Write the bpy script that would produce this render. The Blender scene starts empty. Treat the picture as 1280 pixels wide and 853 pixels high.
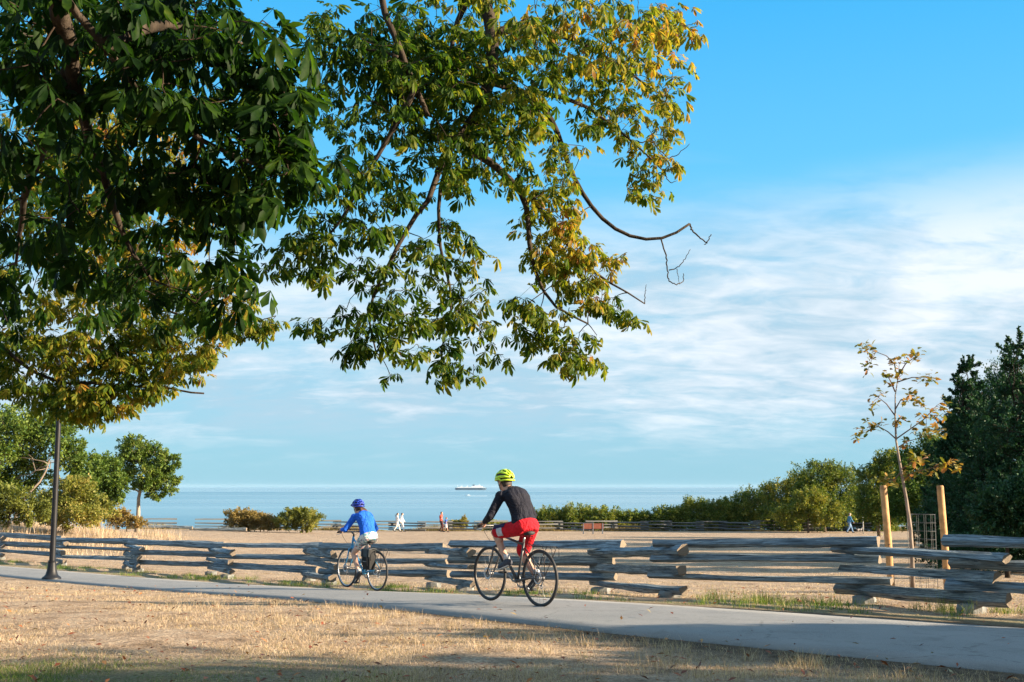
import bpy, bmesh, math, random
import numpy as np
from mathutils import Vector, Matrix, Euler

rnd = random.Random(11)
rng = np.random.default_rng(11)
S = bpy.context.scene
COL = S.collection
PI = math.pi
rad = math.radians

# ------------------------------------------------------------------ view, ground shape
F = 1493.0
PITCH = math.atan(181.5 / F)
CZ = 1.455

def ray(px, py):
    r = (px - 640) / F
    u = (426.5 - py) / F
    return np.array([r, math.cos(PITCH) - u * math.sin(PITCH), math.sin(PITCH) + u * math.cos(PITCH)])

def at(px, py, Y):
    """world point seen at a pixel, at distance Y in front of the viewer"""
    d = ray(px, py)
    return np.array([0, 0, CZ]) + d * (Y / d[1])

KY = np.array([-60, 0, 9, 12, 15, 18, 21.5, 25, 30, 40, 60, 80, 107, 114, 119, 128, 150, 400.])
KZ = np.array([0, 0, 0, 0, -.03, -.17, -.40, -.60, -.82, -1.17, -1.72, -2.2, -2.6, -2.7, -3.2, -10, -16, -17])
_ty = np.arange(-60, 400.05, .1)
_tz = np.interp(_ty, KY, KZ)
_k = np.exp(-.5 * (np.arange(-30, 31) / 12) ** 2)
_k /= _k.sum()
_tz = np.convolve(np.pad(_tz, 30, 'edge'), _k, 'valid')

def gz(X, Y):
    X = np.asarray(X, float); Y = np.asarray(Y, float)
    z = np.interp(Y, _ty, _tz)
    z = z + .03 * np.logaddexp(0, (-X - 9) / 1.5) * np.clip((120 - Y) / 20, 0, 1) * np.clip((60 + X) / 30, 0, 1)
    z = z + 1.0 * np.exp(-((X + 27) / 9) ** 2 - ((Y - 62) / 13) ** 2)
    return z

def G(X, Y):
    return np.array([X, Y, float(gz(X, Y))])

def col_at(px, Y):
    """ground point on a pixel column at distance Y"""
    d = ray(px, 640)
    return G(d[0] / d[1] * Y, Y)

# ------------------------------------------------------------------ objects
def tag(o, label=None, cat=None, group=None, kind=None):
    if label: o['label'] = label
    if cat: o['category'] = cat
    if group: o['group'] = group
    if kind: o['kind'] = kind
    return o

def empty(name, loc=(0, 0, 0), rz=0):
    o = bpy.data.objects.new(name, None)
    o.empty_display_size = .2
    o.location = loc
    o.rotation_euler = (0, 0, rz)
    COL.objects.link(o)
    return o

def link(name, me, parent=None, mats=()):
    o = bpy.data.objects.new(name, me)
    for m in mats:
        me.materials.append(m)
    COL.objects.link(o)
    if parent is not None:
        o.parent = parent
    return o

def raw(name, V, Fc, mats, parent=None, attrs=None, smooth=False, world=False, mi=None):
    V = np.asarray(V, np.float64)
    if world and parent is not None:
        V = V - np.array(parent.location)
    Fc = np.asarray(Fc, np.int32)
    n, k = Fc.shape
    me = bpy.data.meshes.new(name)
    me.vertices.add(len(V))
    me.vertices.foreach_set('co', V.astype(np.float32).ravel())
    me.loops.add(n * k)
    me.loops.foreach_set('vertex_index', Fc.ravel())
    me.polygons.add(n)
    me.polygons.foreach_set('loop_start', np.arange(0, n * k, k, dtype=np.int32))
    me.polygons.foreach_set('loop_total', np.full(n, k, np.int32))
    if smooth:
        me.polygons.foreach_set('use_smooth', np.ones(n, bool))
    if mi is not None:
        me.polygons.foreach_set('material_index', np.asarray(mi, np.int32))
    for nm, a in (attrs or {}).items():
        at_ = me.attributes.new(nm, 'FLOAT', 'POINT')
        at_.data.foreach_set('value', np.asarray(a, np.float32))
    me.update(calc_edges=True)
    me.validate()
    if not isinstance(mats, (list, tuple)):
        mats = [mats]
    return link(name, me, parent, mats)

def frame_of(t):
    t = np.asarray(t, float); t = t / (np.linalg.norm(t) + 1e-12)
    a = np.array([0, 0, 1.]) if abs(t[2]) < .9 else np.array([1., 0, 0])
    u = np.cross(a, t); u /= np.linalg.norm(u)
    return u, np.cross(t, u)

class MB:
    """collects closed shapes into one mesh"""
    def __init__(s):
        s.v = []; s.f = []; s.m = []; s.mat = 0
    def _add(s, vs, fs):
        o = len(s.v)
        s.v += [tuple(map(float, p)) for p in vs]
        for f in fs:
            s.f.append(tuple(o + i for i in f)); s.m.append(s.mat)
    def rings(s, rings, caps=True, closed=False):
        n = len(rings[0]); vs = [p for r in rings for p in r]; fs = []
        m = len(rings)
        for i in range(m if closed else m - 1):
            j = (i + 1) % m
            for k in range(n):
                k2 = (k + 1) % n
                fs.append((i * n + k, i * n + k2, j * n + k2, j * n + k))
        if caps and not closed:
            fs.append(tuple(range(n - 1, -1, -1)))
            fs.append(tuple((m - 1) * n + k for k in range(n)))
        s._add(vs, fs)
        return s
    def tube(s, pts, r, seg=8, caps=True, closed=False):
        pts = [np.asarray(p, float) for p in pts]
        n = len(pts)
        if not hasattr(r, '__len__'): r = [r] * n
        out = []; u = None
        for i, p in enumerate(pts):
            if closed: t = pts[(i + 1) % n] - pts[i - 1]
            else: t = pts[min(i + 1, n - 1)] - pts[max(i - 1, 0)]
            t = t / (np.linalg.norm(t) + 1e-12)
            if u is None: u, w = frame_of(t)
            else:
                u = u - t * (u @ t); u /= np.linalg.norm(u) + 1e-12; w = np.cross(t, u)
            out.append([p + r[i] * (math.cos(a) * u + math.sin(a) * w) for a in np.linspace(0, 2 * PI, seg, endpoint=False)])
        return s.rings(out, caps, closed)
    def cap(s, p, q, r0, r1, seg=14, flat=1.0, side=None):
        p = np.asarray(p, float); q = np.asarray(q, float)
        t = q - p; L = np.linalg.norm(t)
        if L < 1e-6: t = np.array([0, 0, 1.]); L = 1e-6
        t = t / L
        if side is not None:
            u = np.asarray(side, float); u = u - t * (u @ t); u /= np.linalg.norm(u); w = np.cross(t, u)
        else: u, w = frame_of(t)
        prof = [(-math.cos(a) * r0, math.sin(a) * r0) for a in (.15, .5, .9, 1.25)] + [(0, r0)]
        prof += [(L * k, r0 + (r1 - r0) * k) for k in (.33, .67)] + [(L, r1)]
        prof += [(L + math.cos(a) * r1, math.sin(a) * r1) for a in (1.25, .9, .5, .15)]
        return s.rings([[p + t * h + rr * (math.cos(a) * u + math.sin(a) * w * flat) for a in np.linspace(0, 2 * PI, seg, endpoint=False)] for h, rr in prof])
    def ell(s, c, r, R=None, seg=16, nr=10):
        c = np.asarray(c, float)
        R = np.eye(3) if R is None else np.asarray(R)
        out = []
        for i in range(1, nr):
            th = PI * i / nr
            out.append([c + R @ np.array([r[0] * math.sin(th) * math.cos(a), r[1] * math.sin(th) * math.sin(a), -r[2] * math.cos(th)]) for a in np.linspace(0, 2 * PI, seg, endpoint=False)])
        return s.rings(out)
    def box(s, c, d, R=None):
        c = np.asarray(c, float); R = np.eye(3) if R is None else np.asarray(R)
        vs = [c + R @ (np.array(k) * np.array(d) / 2) for k in ((-1, -1, -1), (1, -1, -1), (1, 1, -1), (-1, 1, -1), (-1, -1, 1), (1, -1, 1), (1, 1, 1), (-1, 1, 1))]
        s._add(vs, [(0, 3, 2, 1), (4, 5, 6, 7), (0, 1, 5, 4), (1, 2, 6, 5), (2, 3, 7, 6), (3, 0, 4, 7)])
        return s
    def bar(s, p, q, w, h):
        p = np.asarray(p, float); q = np.asarray(q, float); t = q - p
        u, v = frame_of(t)
        return s.rings([[e + a * u * w / 2 + b * v * h / 2 for a, b in ((-1, -1), (1, -1), (1, 1), (-1, 1))] for e in (p, q)])
    def lathe(s, prof, c=(0, 0, 0), seg=20):
        c = np.asarray(c, float)
        return s.rings([[c + np.array([r * math.cos(a), r * math.sin(a), z]) for a in np.linspace(0, 2 * PI, seg, endpoint=False)] for r, z in prof])
    def torus(s, c, R, r, axis='y', n=40, m=8, r2=None):
        c = np.asarray(c, float); out = []
        r2 = r2 or r
        for a in np.linspace(0, 2 * PI, n, endpoint=False):
            ring = []
            for b in np.linspace(0, 2 * PI, m, endpoint=False):
                q = R + r * math.cos(b); h = r2 * math.sin(b)
                ring.append(c + (np.array([q * math.cos(a), h, q * math.sin(a)]) if axis == 'y' else np.array([q * math.cos(a), q * math.sin(a), h])))
            out.append(ring)
        return s.rings(out, closed=True)
    def loft(s, cs, side, rw, rd, seg=20):
        """elliptic sections along centres cs; side = direction of the width"""
        cs = [np.asarray(c, float) for c in cs]; n = len(cs); out = []
        for i, c in enumerate(cs):
            t = cs[min(i + 1, n - 1)] - cs[max(i - 1, 0)]; t /= np.linalg.norm(t)
            u = np.asarray(side, float); u = u - t * (u @ t); u /= np.linalg.norm(u); w = np.cross(t, u)
            out.append([c + rw[i] * math.cos(a) * u + rd[i] * math.sin(a) * w for a in np.linspace(0, 2 * PI, seg, endpoint=False)])
        return s.rings(out)
    def mesh(s, name, smooth=True):
        me = bpy.data.meshes.new(name)
        me.from_pydata(s.v, [], s.f)
        me.polygons.foreach_set('material_index', np.array(s.m, np.int32))
        if smooth: me.polygons.foreach_set('use_smooth', np.ones(len(s.f), bool))
        me.update()
        return me
    def build(s, name, mats, parent=None, smooth=True, world=False, edge=None):
        if world and parent is not None:
            o = np.array(parent.location); s.v = [tuple(np.array(p) - o) for p in s.v]
        me = s.mesh(name, smooth)
        bm = bmesh.new(); bm.from_mesh(me); bmesh.ops.recalc_face_normals(bm, faces=bm.faces)
        if edge:
            for e in bm.edges:
                if len(e.link_faces) == 2 and e.calc_face_angle(0) > edge: e.smooth = False
        bm.to_mesh(me); bm.free()
        if not isinstance(mats, (list, tuple)): mats = [mats]
        return link(name, me, parent, mats)
    def remesh(s, name, voxel, smooth=4, factor=.5):
        """one continuous surface round all shapes collected so far"""
        me = s.mesh(name)
        o = bpy.data.objects.new('temporary', me); COL.objects.link(o)
        r = o.modifiers.new('r', 'REMESH'); r.mode = 'VOXEL'; r.voxel_size = voxel; r.use_smooth_shade = True
        k = o.modifiers.new('s', 'SMOOTH'); k.factor = factor; k.iterations = smooth
        dg = bpy.context.evaluated_depsgraph_get()
        out = bpy.data.meshes.new_from_object(o.evaluated_get(dg))
        bpy.data.objects.remove(o); bpy.data.meshes.remove(me)
        out.name = name
        out.materials.clear()
        out.polygons.foreach_set('use_smooth', np.ones(len(out.polygons), bool))
        return out

def merge_into(me, mb, mat=0):
    """adds the shapes of mb to an existing mesh as further pieces of it"""
    bm = bmesh.new(); bm.from_mesh(me)
    vs = [bm.verts.new(p) for p in mb.v]
    for f, m in zip(mb.f, mb.m):
        try:
            q = bm.faces.new([vs[i] for i in f]); q.material_index = m; q.smooth = True
        except ValueError: pass
    bmesh.ops.recalc_face_normals(bm, faces=bm.faces)
    bm.to_mesh(me); bm.free()
    return me

# ------------------------------------------------------------------ materials
class NT:
    def __init__(s, name):
        s.m = bpy.data.materials.new(name); s.m.use_nodes = True
        s.t = s.m.node_tree; s.t.nodes.clear()
        s.out = s.n('ShaderNodeOutputMaterial')
    def n(s, typ, **kw):
        q = s.t.nodes.new(typ)
        for k, v in kw.items():
            if k.startswith('i_'):
                key = k[2:]; key = int(key) if key.isdigit() else key.replace('_', ' ')
                s.put(q.inputs[key], v)
            else: setattr(q, k, v)
        return q
    def put(s, sock, v):
        if isinstance(v, bpy.types.NodeSocket): s.t.links.new(v, sock)
        elif isinstance(v, bpy.types.Node): s.t.links.new(v.outputs[0], sock)
        else:
            if hasattr(sock.default_value, '__len__') and len(sock.default_value) == 4 and len(v) == 3: v = (*v, 1)
            sock.default_value = v
    def ramp(s, fac, stops, interp='LINEAR'):
        q = s.n('ShaderNodeValToRGB'); q.color_ramp.interpolation = interp
        e = q.color_ramp.elements
        while len(e) > 1: e.remove(e[-1])
        for i, (p, c) in enumerate(stops):
            el = e[0] if i == 0 else e.new(p)
            el.position = p; el.color = (*c, 1) if len(c) == 3 else c
        s.put(q.inputs[0], fac)
        return q.outputs[0]
    def mix(s, fac, a, b, mode='MIX'):
        q = s.n('ShaderNodeMix', data_type='RGBA', blend_type=mode)
        s.put(q.inputs[0], fac); s.put(q.inputs[6], a); s.put(q.inputs[7], b)
        return q.outputs[2]
    def math(s, op, a, b=0.0, c=None, clamp=False):
        q = s.n('ShaderNodeMath', operation=op, use_clamp=clamp)
        s.put(q.inputs[0], a); s.put(q.inputs[1], b)
        if c is not None: s.put(q.inputs[2], c)
        return q.outputs[0]
    def noise(s, vec, scale, detail=4, rough=.55, dist=0):
        q = s.n('ShaderNodeTexNoise'); q.inputs['Scale'].default_value = scale
        q.inputs['Detail'].default_value = detail; q.inputs['Roughness'].default_value = rough
        q.inputs['Distortion'].default_value = dist
        s.put(q.inputs['Vector'], vec)
        return q.outputs['Fac']
    def coord(s, which='Object', scale=None):
        q = s.n('ShaderNodeTexCoord').outputs[which]
        if scale is not None:
            m = s.n('ShaderNodeMapping'); s.put(m.inputs[0], q); m.inputs['Scale'].default_value = scale
            q = m.outputs[0]
        return q
    def attr(s, name): return s.n('ShaderNodeAttribute', attribute_name=name).outputs['Fac']
    def bump(s, h, strength, dist=.02):
        q = s.n('ShaderNodeBump'); q.inputs['Strength'].default_value = strength
        q.inputs['Distance'].default_value = dist; s.put(q.inputs['Height'], h)
        return q.outputs[0]
    def finish(s, color, rough=.7, metal=0, normal=None, spec=.5, **kw):
        b = s.n('ShaderNodeBsdfPrincipled')
        s.put(b.inputs['Base Color'], color); s.put(b.inputs['Roughness'], rough)
        b.inputs['Metallic'].default_value = metal; b.inputs['Specular IOR Level'].default_value = spec
        if normal is not None: s.put(b.inputs['Normal'], normal)
        for k, v in kw.items(): s.put(b.inputs[k.replace('_', ' ')], v)
        s.t.links.new(b.outputs[0], s.out.inputs[0])
        return s.m

def simple(name, c, rough=.6, metal=0, var=.12, scale=25, bump=0, spec=.5):
    t = NT(name)
    co = t.coord('Object')
    nz = t.noise(co, scale, 4)
    c2 = tuple(min(1, x * (1 + var)) for x in c); c1 = tuple(x * (1 - var) for x in c)
    colr = t.ramp(nz, [(.3, c1), (.7, c2)])
    nm = t.bump(t.noise(co, scale * 3, 3), bump, .01) if bump else None
    return t.finish(colr, rough, metal, nm, spec)

def leaf_mat(name, stops, transl=.35, rough=.55, spread=.35, patch=.6, pscale=.8, spec=.25, blotch=0, bscale=20):
    """leaf colour from each leaf's own chance, a slow patchiness over the plant and the leaf's autumn value"""
    t = NT(name)
    r = t.n('ShaderNodeNewGeometry').outputs['Random Per Island']
    pz = t.noise(t.coord('Object'), pscale, 2)
    v = t.math('MULTIPLY_ADD', t.math('SUBTRACT', r, .5), spread, t.attr('tint'))
    v = t.math('MULTIPLY_ADD', t.math('SUBTRACT', pz, .5), patch, v, )
    if blotch: v = t.math('MULTIPLY_ADD', t.math('SUBTRACT', t.noise(t.coord('Object'), bscale, 4, .65), .5), blotch, v)
    colr = t.ramp(v, stops)
    b = t.n('ShaderNodeBsdfPrincipled'); t.put(b.inputs['Base Color'], colr); b.inputs['Roughness'].default_value = rough
    b.inputs['Specular IOR Level'].default_value = spec
    tr = t.n('ShaderNodeBsdfTranslucent')
    t.put(tr.inputs[0], t.mix(1.0, colr, (1.25, 1.2, .55), 'MULTIPLY'))
    mx = t.n('ShaderNodeMixShader'); mx.inputs[0].default_value = transl
    t.t.links.new(b.outputs[0], mx.inputs[1]); t.t.links.new(tr.outputs[0], mx.inputs[2])
    t.t.links.new(mx.outputs[0], t.out.inputs[0])
    return t.m
# ------------------------------------------------------------------ camera, sun, sky
cam = bpy.data.cameras.new('camera'); co = bpy.data.objects.new('camera', cam); COL.objects.link(co)
co.location = (0, 0, CZ); co.rotation_euler = (PI / 2 + PITCH, 0, 0)
cam.sensor_width = 36; cam.lens = F / 1280 * 36; cam.clip_start = .05; cam.clip_end = 60000
S.camera = co

SUN_EL = rad(17.5); SUN_AZ = np.array([.985, -.17])
SUN_AZ /= np.linalg.norm(SUN_AZ)
sd = Vector((SUN_AZ[0] * math.cos(SUN_EL), SUN_AZ[1] * math.cos(SUN_EL), math.sin(SUN_EL)))
sl = bpy.data.lights.new('sun', 'SUN'); sl.energy = 5.0; sl.angle = rad(.53); sl.color = (1, .81, .58)
so = bpy.data.objects.new('sun', sl); COL.objects.link(so)
so.rotation_euler = (-sd).to_track_quat('-Z', 'Y').to_euler()

W = bpy.data.worlds.new('World'); S.world = W; W.use_nodes = True
def build_world():
    t = NT.__new__(NT); t.t = W.node_tree; t.t.nodes.clear()
    out = t.n('ShaderNodeOutputWorld')
    sky = t.n('ShaderNodeTexSky'); sky.sky_type = 'NISHITA'; sky.sun_disc = False
    sky.sun_elevation = SUN_EL; sky.sun_rotation = math.atan2(SUN_AZ[0], SUN_AZ[1])
    sky.altitude = 20; sky.air_density = 1.0; sky.dust_density = .6; sky.ozone_density = 2.5
    d = t.coord('Generated')
    sp = t.n('ShaderNodeSeparateXYZ'); t.put(sp.inputs[0], d)
    x, y, z = sp.outputs
    zz = t.math('MAXIMUM', z, 0.0)
    den = t.math('ADD', zz, .26)
    cx = t.math('DIVIDE', x, den); cy = t.math('DIVIDE', y, den)
    cv = t.n('ShaderNodeCombineXYZ'); t.put(cv.inputs[0], t.math('MULTIPLY', cx, .95)); t.put(cv.inputs[1], cy); cv.inputs[2].default_value = 3.7
    n1 = t.noise(cv.outputs[0], 1.7, 8, .58, .35)
    n2 = t.noise(cv.outputs[0], 6.5, 6, .6, .6)
    rv = t.n('ShaderNodeMapping'); t.put(rv.inputs[0], cv.outputs[0]); rv.inputs['Rotation'].default_value = (0, 0, rad(24)); rv.inputs['Scale'].default_value = (2.6, 5.0, 1)
    n5 = t.noise(rv.outputs[0], 2.4, 5, .6, .5)
    # height bands of the cloud deck, higher and thicker to the right
    tilt = t.math('MULTIPLY_ADD', x, -.07, z)
    up = t.n('ShaderNodeMapRange', interpolation_type='SMOOTHSTEP'); t.put(up.inputs[0], tilt); up.inputs[1].default_value = .25; up.inputs[2].default_value = .15
    lo = t.n('ShaderNodeMapRange', interpolation_type='SMOOTHSTEP'); t.put(lo.inputs[0], z); lo.inputs[1].default_value = .0; lo.inputs[2].default_value = .075
    rt = t.n('ShaderNodeMapRange', interpolation_type='SMOOTHSTEP'); t.put(rt.inputs[0], x); rt.inputs[1].default_value = -.15; rt.inputs[2].default_value = .42
    band = t.math('MULTIPLY', up.outputs[0], lo.outputs[0])
    dens = t.math('MULTIPLY_ADD', n2, .26, t.math('MULTIPLY_ADD', n1, .60, .25))
    dens = t.math('MULTIPLY_ADD', t.math('SUBTRACT', n5, .5), .42, dens)
    dens = t.math('MULTIPLY_ADD', rt.outputs[0], .10, dens)
    cl = t.n('ShaderNodeMapRange', interpolation_type='SMOOTHSTEP'); t.put(cl.inputs[0], dens); cl.inputs[1].default_value = .46; cl.inputs[2].default_value = .84
    cv2 = t.math('MULTIPLY_ADD', cl.outputs[0], .66, .32)
    f1 = t.math('MULTIPLY', cv2, band)
    # thin high streaks
    sv = t.n('ShaderNodeMapping'); t.put(sv.inputs[0], cv.outputs[0]); sv.inputs['Rotation'].default_value = (0, 0, rad(-52)); sv.inputs['Scale'].default_value = (.5, 3.2, 1)
    n3 = t.noise(sv.outputs[0], 1.3, 6, .55, .3)
    c3 = t.n('ShaderNodeMapRange', interpolation_type='SMOOTHSTEP'); t.put(c3.inputs[0], n3); c3.inputs[1].default_value = .56; c3.inputs[2].default_value = .8
    f2 = t.math('MULTIPLY', t.math('MULTIPLY', c3.outputs[0], .35), rt.outputs[0])
    fac = t.math('MAXIMUM', f1, f2)
    blue = t.mix(1.0, sky.outputs[0], SKY_TINT, 'MULTIPLY')
    grad = t.ramp(t.math('MULTIPLY', zz, 2.5), [(0, (1.8, 3.75, 4.9)), (.08, (1.55, 3.6, 4.8)), (.35, (1.5, 3.9, 5.35)), (.62, (.85, 3.75, 6.1)), (.95, (.32, 3.1, 6.1))])
    blue = t.mix(.8, blue, grad)
    # added fill light: paler unseen sky overhead and behind the viewer, lifting the shade
    sky_fill = t.n('ShaderNodeMapRange', interpolation_type='SMOOTHSTEP'); t.put(sky_fill.inputs[0], t.math('MULTIPLY_ADD', y, -.22, z)); sky_fill.inputs[1].default_value = .22; sky_fill.inputs[2].default_value = .62
    blue = t.mix(sky_fill.outputs[0], blue, (2.9, 4.2, 5.6))
    # shaded and bright parts of the cloud deck
    n4 = t.math('MULTIPLY_ADD', t.math('SUBTRACT', n5, .5), .68, t.noise(cv.outputs[0], 2.3, 5, .6, .4))
    n4 = t.math('MULTIPLY_ADD', t.math('SUBTRACT', z, .15), 1.3, n4)
    n4 = t.math('MULTIPLY_ADD', t.math('SUBTRACT', rt.outputs[0], .5), .03, n4)
    cc = t.ramp(n4, [(.30, CLOUD_LO), (.66, CLOUD_HI)])
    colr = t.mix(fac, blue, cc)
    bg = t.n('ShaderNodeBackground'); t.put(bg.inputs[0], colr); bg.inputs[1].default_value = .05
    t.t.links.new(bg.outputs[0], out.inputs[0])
SKY_TINT = (.80, 1.05, 1.15)
CLOUD_LO = (2.8, 3.9, 4.7)
CLOUD_HI = (5.3, 5.65, 6.05)
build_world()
S.view_settings.view_transform = 'Standard'; S.view_settings.look = 'None'
S.view_settings.exposure = EXPOSURE = 1.85; S.view_settings.gamma = 1
S.cycles.max_bounces = 6; S.cycles.transparent_max_bounces = 4; S.cycles.diffuse_bounces = 3; S.cycles.glossy_bounces = 2
S.cycles.transmission_bounces = 3; S.cycles.use_denoising = True; S.cycles.volume_bounces = 0
S.cycles.caustics_reflective = False; S.cycles.caustics_refractive = False

# ------------------------------------------------------------------ ground, path, sea
NEAR = [(-34, 51), (-24, 41.5), (-18, 35.6), (-13, 30.2), (-8.14, 24.6), (-4.02, 18.2), (-.73, 13.85), (0, 13.02), (2.31, 11.0), (3.98, 9.55), (6, 7.9), (9.5, 5.2), (14, 2), (20, -2)]
FAR = [(-34, 55), (-26, 47), (-17.5, 38.3), (-10.3, 31.4), (-4.3, 24.4), (0, 18.1), (2.52, 14.9), (4.09, 13.5), (5.3, 12.55), (8, 10.5), (11.5, 8), (16, 4.7), (22, .6)]
def smooth_line(P, n=140):
    P = np.array(P, float)
    s = np.r_[0, np.cumsum(np.linalg.norm(np.diff(P, axis=0), axis=1))]
    u = np.linspace(0, s[-1], 400)
    q = np.c_[np.interp(u, s, P[:, 0]), np.interp(u, s, P[:, 1])]
    k = np.exp(-.5 * (np.arange(-24, 25) / 9) ** 2); k /= k.sum()
    for i in range(2):
        pad = np.r_[2 * q[0, i] - q[24:0:-1, i], q[:, i], 2 * q[-1, i] - q[-2:-26:-1, i]]
        q[:, i] = np.convolve(pad, k, 'valid')
    return q[np.linspace(0, 399, n).astype(int)]
near_l = smooth_line(NEAR); far_l = smooth_line(FAR)
def side(P, X, Y):
    """signed distance-like value: > 0 beyond the polyline (away from the viewer)"""
    return Y - np.interp(X, P[::1, 0], P[::1, 1])

def build_ground():
    def axis(lo, hi, fine_lo, fine_hi, step, grow):
        a = list(np.arange(fine_lo, fine_hi, step)); s = step
        while a[-1] < hi: s *= grow; a.append(a[-1] + s)
        b = []; s = step; c = fine_lo
        while c > lo: s *= grow; c -= s; b.append(c)
        return np.array(b[::-1] + a)
    xs = axis(-900, 900, -16, 14, .22, 1.07); ys = axis(-60, 390, 6, 36, .22, 1.05)
    X, Y = np.meshgrid(xs, ys)
    Z = gz(X, Y)
    b = np.clip((7 - np.abs(X - 0) / 3), 0, 1)
    offp = np.minimum(np.abs(side(near_l, X, Y)), np.abs(side(far_l, X, Y))) * .7; offp = np.clip(offp / 1.5 - .25, 0, 1) * ((side(near_l, X, Y) < 0) | (side(far_l, X, Y) > 0))
    Z = Z + .012 * offp * (np.sin(X * 2.1 + Y * 1.3) + np.sin(X * 1.1 - Y * 2.3 + 1)) * (Y > 4) * (Y < 45)
    # far behind the bank the sheet stays under the sea
    V = np.c_[X.ravel(), Y.ravel(), Z.ravel()]
    nx, ny = len(xs), len(ys)
    i = np.arange(nx * ny).reshape(ny, nx)
    Fc = np.c_[i[:-1, :-1].ravel(), i[:-1, 1:].ravel(), i[1:, 1:].ravel(), i[1:, :-1].ravel()]
    x, y = X.ravel(), Y.ravel()
    dn = -side(near_l, x, y); df = side(far_l, x, y)
    # worn bare soil along the path edges; greener turf under the big tree
    soil = np.clip(1 - np.abs(dn - .0) / np.interp(x, [-6, 0, 1.5, 4], [.25, .55, 1.5, 2.2]), 0, 1) * (dn > -.3)
    soil = np.maximum(soil, np.clip(1 - df / np.interp(x, [-8, 0, 2, 6], [.25, .35, .6, .9]), 0, 1) * (df > -.3))
    green = np.clip(1.25 - np.hypot((x + 3.8) / 2.6, (y - 9.2) / 1.25), 0, 1)
    green = np.maximum(green, .85 * np.clip(1 - np.abs(df - .75) / .75, 0, 1) * (x > -22))
    green = np.maximum(green, np.clip((y - 113) / 2, 0, 1))
    # shingle and dune grass strip past the far fence
    o = raw('ground', V, Fc, ground_mat(), attrs={'soil': soil, 'green': green}, smooth=True)
    return tag(o, 'dry straw coloured turf of the park field', 'ground', kind='structure')

def ground_mat():
    t = NT('dry_turf')
    c = t.coord('Object')
    big = t.noise(c, .35, 4); mid = t.noise(c, 2.2, 5, .6); fine = t.noise(c, 26, 4, .7)
    st = t.coord('Object', (1, .35, 1)); streak = t.noise(st, 1.1, 4, .6)
    straw = t.ramp(mid, [(.28, (.19, .13, .082)), (.48, (.43, .32, .225)), (.72, (.59, .47, .345))])
    straw = t.mix(t.ramp(big, [(.5, (0,) * 3), (.75, (.8,) * 3)]), straw, (.51, .385, .27))
    straw = t.mix(t.ramp(streak, [(.55, (0,) * 3), (.8, (.6,) * 3)]), straw, (.25, .175, .115))
    straw = t.mix(t.ramp(fine, [(.38, (.75,) * 3), (.6, (0,) * 3)]), straw, (.14, .095, .06))
    green = t.ramp(fine, [(.3, (.035, .05, .012)), (.7, (.13, .15, .04))])
    gm = t.math('MULTIPLY', t.attr('green'), t.ramp(mid, [(.3, (.2,) * 3), (.6, (.9,) * 3)]))
    a = t.mix(gm, straw, green)
    soilc = t.ramp(t.noise(c, 9, 6, .65), [(.3, (.05, .036, .024)), (.55, (.12, .086, .056)), (.75, (.22, .165, .105))])
    sm = t.math('SUBTRACT', t.math('MULTIPLY', t.attr('soil'), 1.9), t.math('MULTIPLY', mid, .7), clamp=True)
    a = t.mix(sm, a, soilc)
    h = t.math('ADD', t.noise(c, 40, 5, .7), t.math('MULTIPLY', t.noise(c, 7, 4), 2.0))
    return t.finish(a, .95, 0, t.bump(h, .8, .05), .1)
build_ground()

def path_mat():
    t = NT('worn_asphalt')
    c = t.coord('Object')
    sp = t.noise(c, 120, 3, .7); b = t.noise(c, .9, 5, .6); m = t.noise(c, 12, 4)
    a = t.ramp(sp, [(.3, (.10, .105, .11)), (.55, (.205, .205, .20)), (.75, (.32, .315, .305))])
    a = t.mix(t.ramp(b, [(.35, (0,) * 3), (.7, (.7,) * 3)]), a, (.25, .245, .235))
    stn = t.noise(t.coord('Object', (1, 1, 1)), 2.6, 6, .7, .6)
    a = t.mix(t.ramp(stn, [(.54, (0,) * 3), (.66, (.55,) * 3)]), a, (.14, .137, .13))
    vo = t.n('ShaderNodeTexVoronoi', feature='DISTANCE_TO_EDGE'); vo.inputs['Scale'].default_value = .55
    wv = t.mix(.18, c, t.n('ShaderNodeTexNoise', i_Scale=2.0, i_Vector=c).outputs['Color'])
    t.put(vo.inputs['Vector'], wv)
    crack = t.ramp(vo.outputs[0], [(.0, (.7,) * 3), (.010, (0,) * 3)])
    a = t.mix(t.math('MULTIPLY', crack, t.ramp(m, [(.45, (0,) * 3), (.6, (1,) * 3)])), a, (.07, .065, .06))
    return t.finish(a, .88, 0, t.bump(sp, .35, .01), .25)
def build_path():
    n = len(near_l); m = 7
    V = []; 
    jn = np.convolve(rng.normal(0, .05, n + 4), np.ones(5) / 5, 'valid')
    for i in range(n):
        a = near_l[i] + np.array([.7, .7]) * jn[i]; b = far_l[i]
        row = []
        for k in range(m):
            q = a + (b - a) * k / (m - 1)
            row.append((q[0], q[1], float(gz(*q)) + .009 + .028 * math.sin(PI * k / (m - 1))))
        V.append([(row[0][0], row[0][1], row[0][2] - .14)] + row + [(row[-1][0], row[-1][1], row[-1][2] - .14)])
    V = np.array(V); mm = m + 2
    i = np.arange(n * mm).reshape(n, mm)
    Fc = np.c_[i[:-1, :-1].ravel(), i[1:, :-1].ravel(), i[1:, 1:].ravel(), i[:-1, 1:].ravel()]
    o = raw('path', V.reshape(-1, 3), Fc[:, ::-1], path_mat(), smooth=False)
    tag(o, 'grey paved footpath running diagonally along the rail fence', 'path', kind='structure')
build_path()

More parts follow.
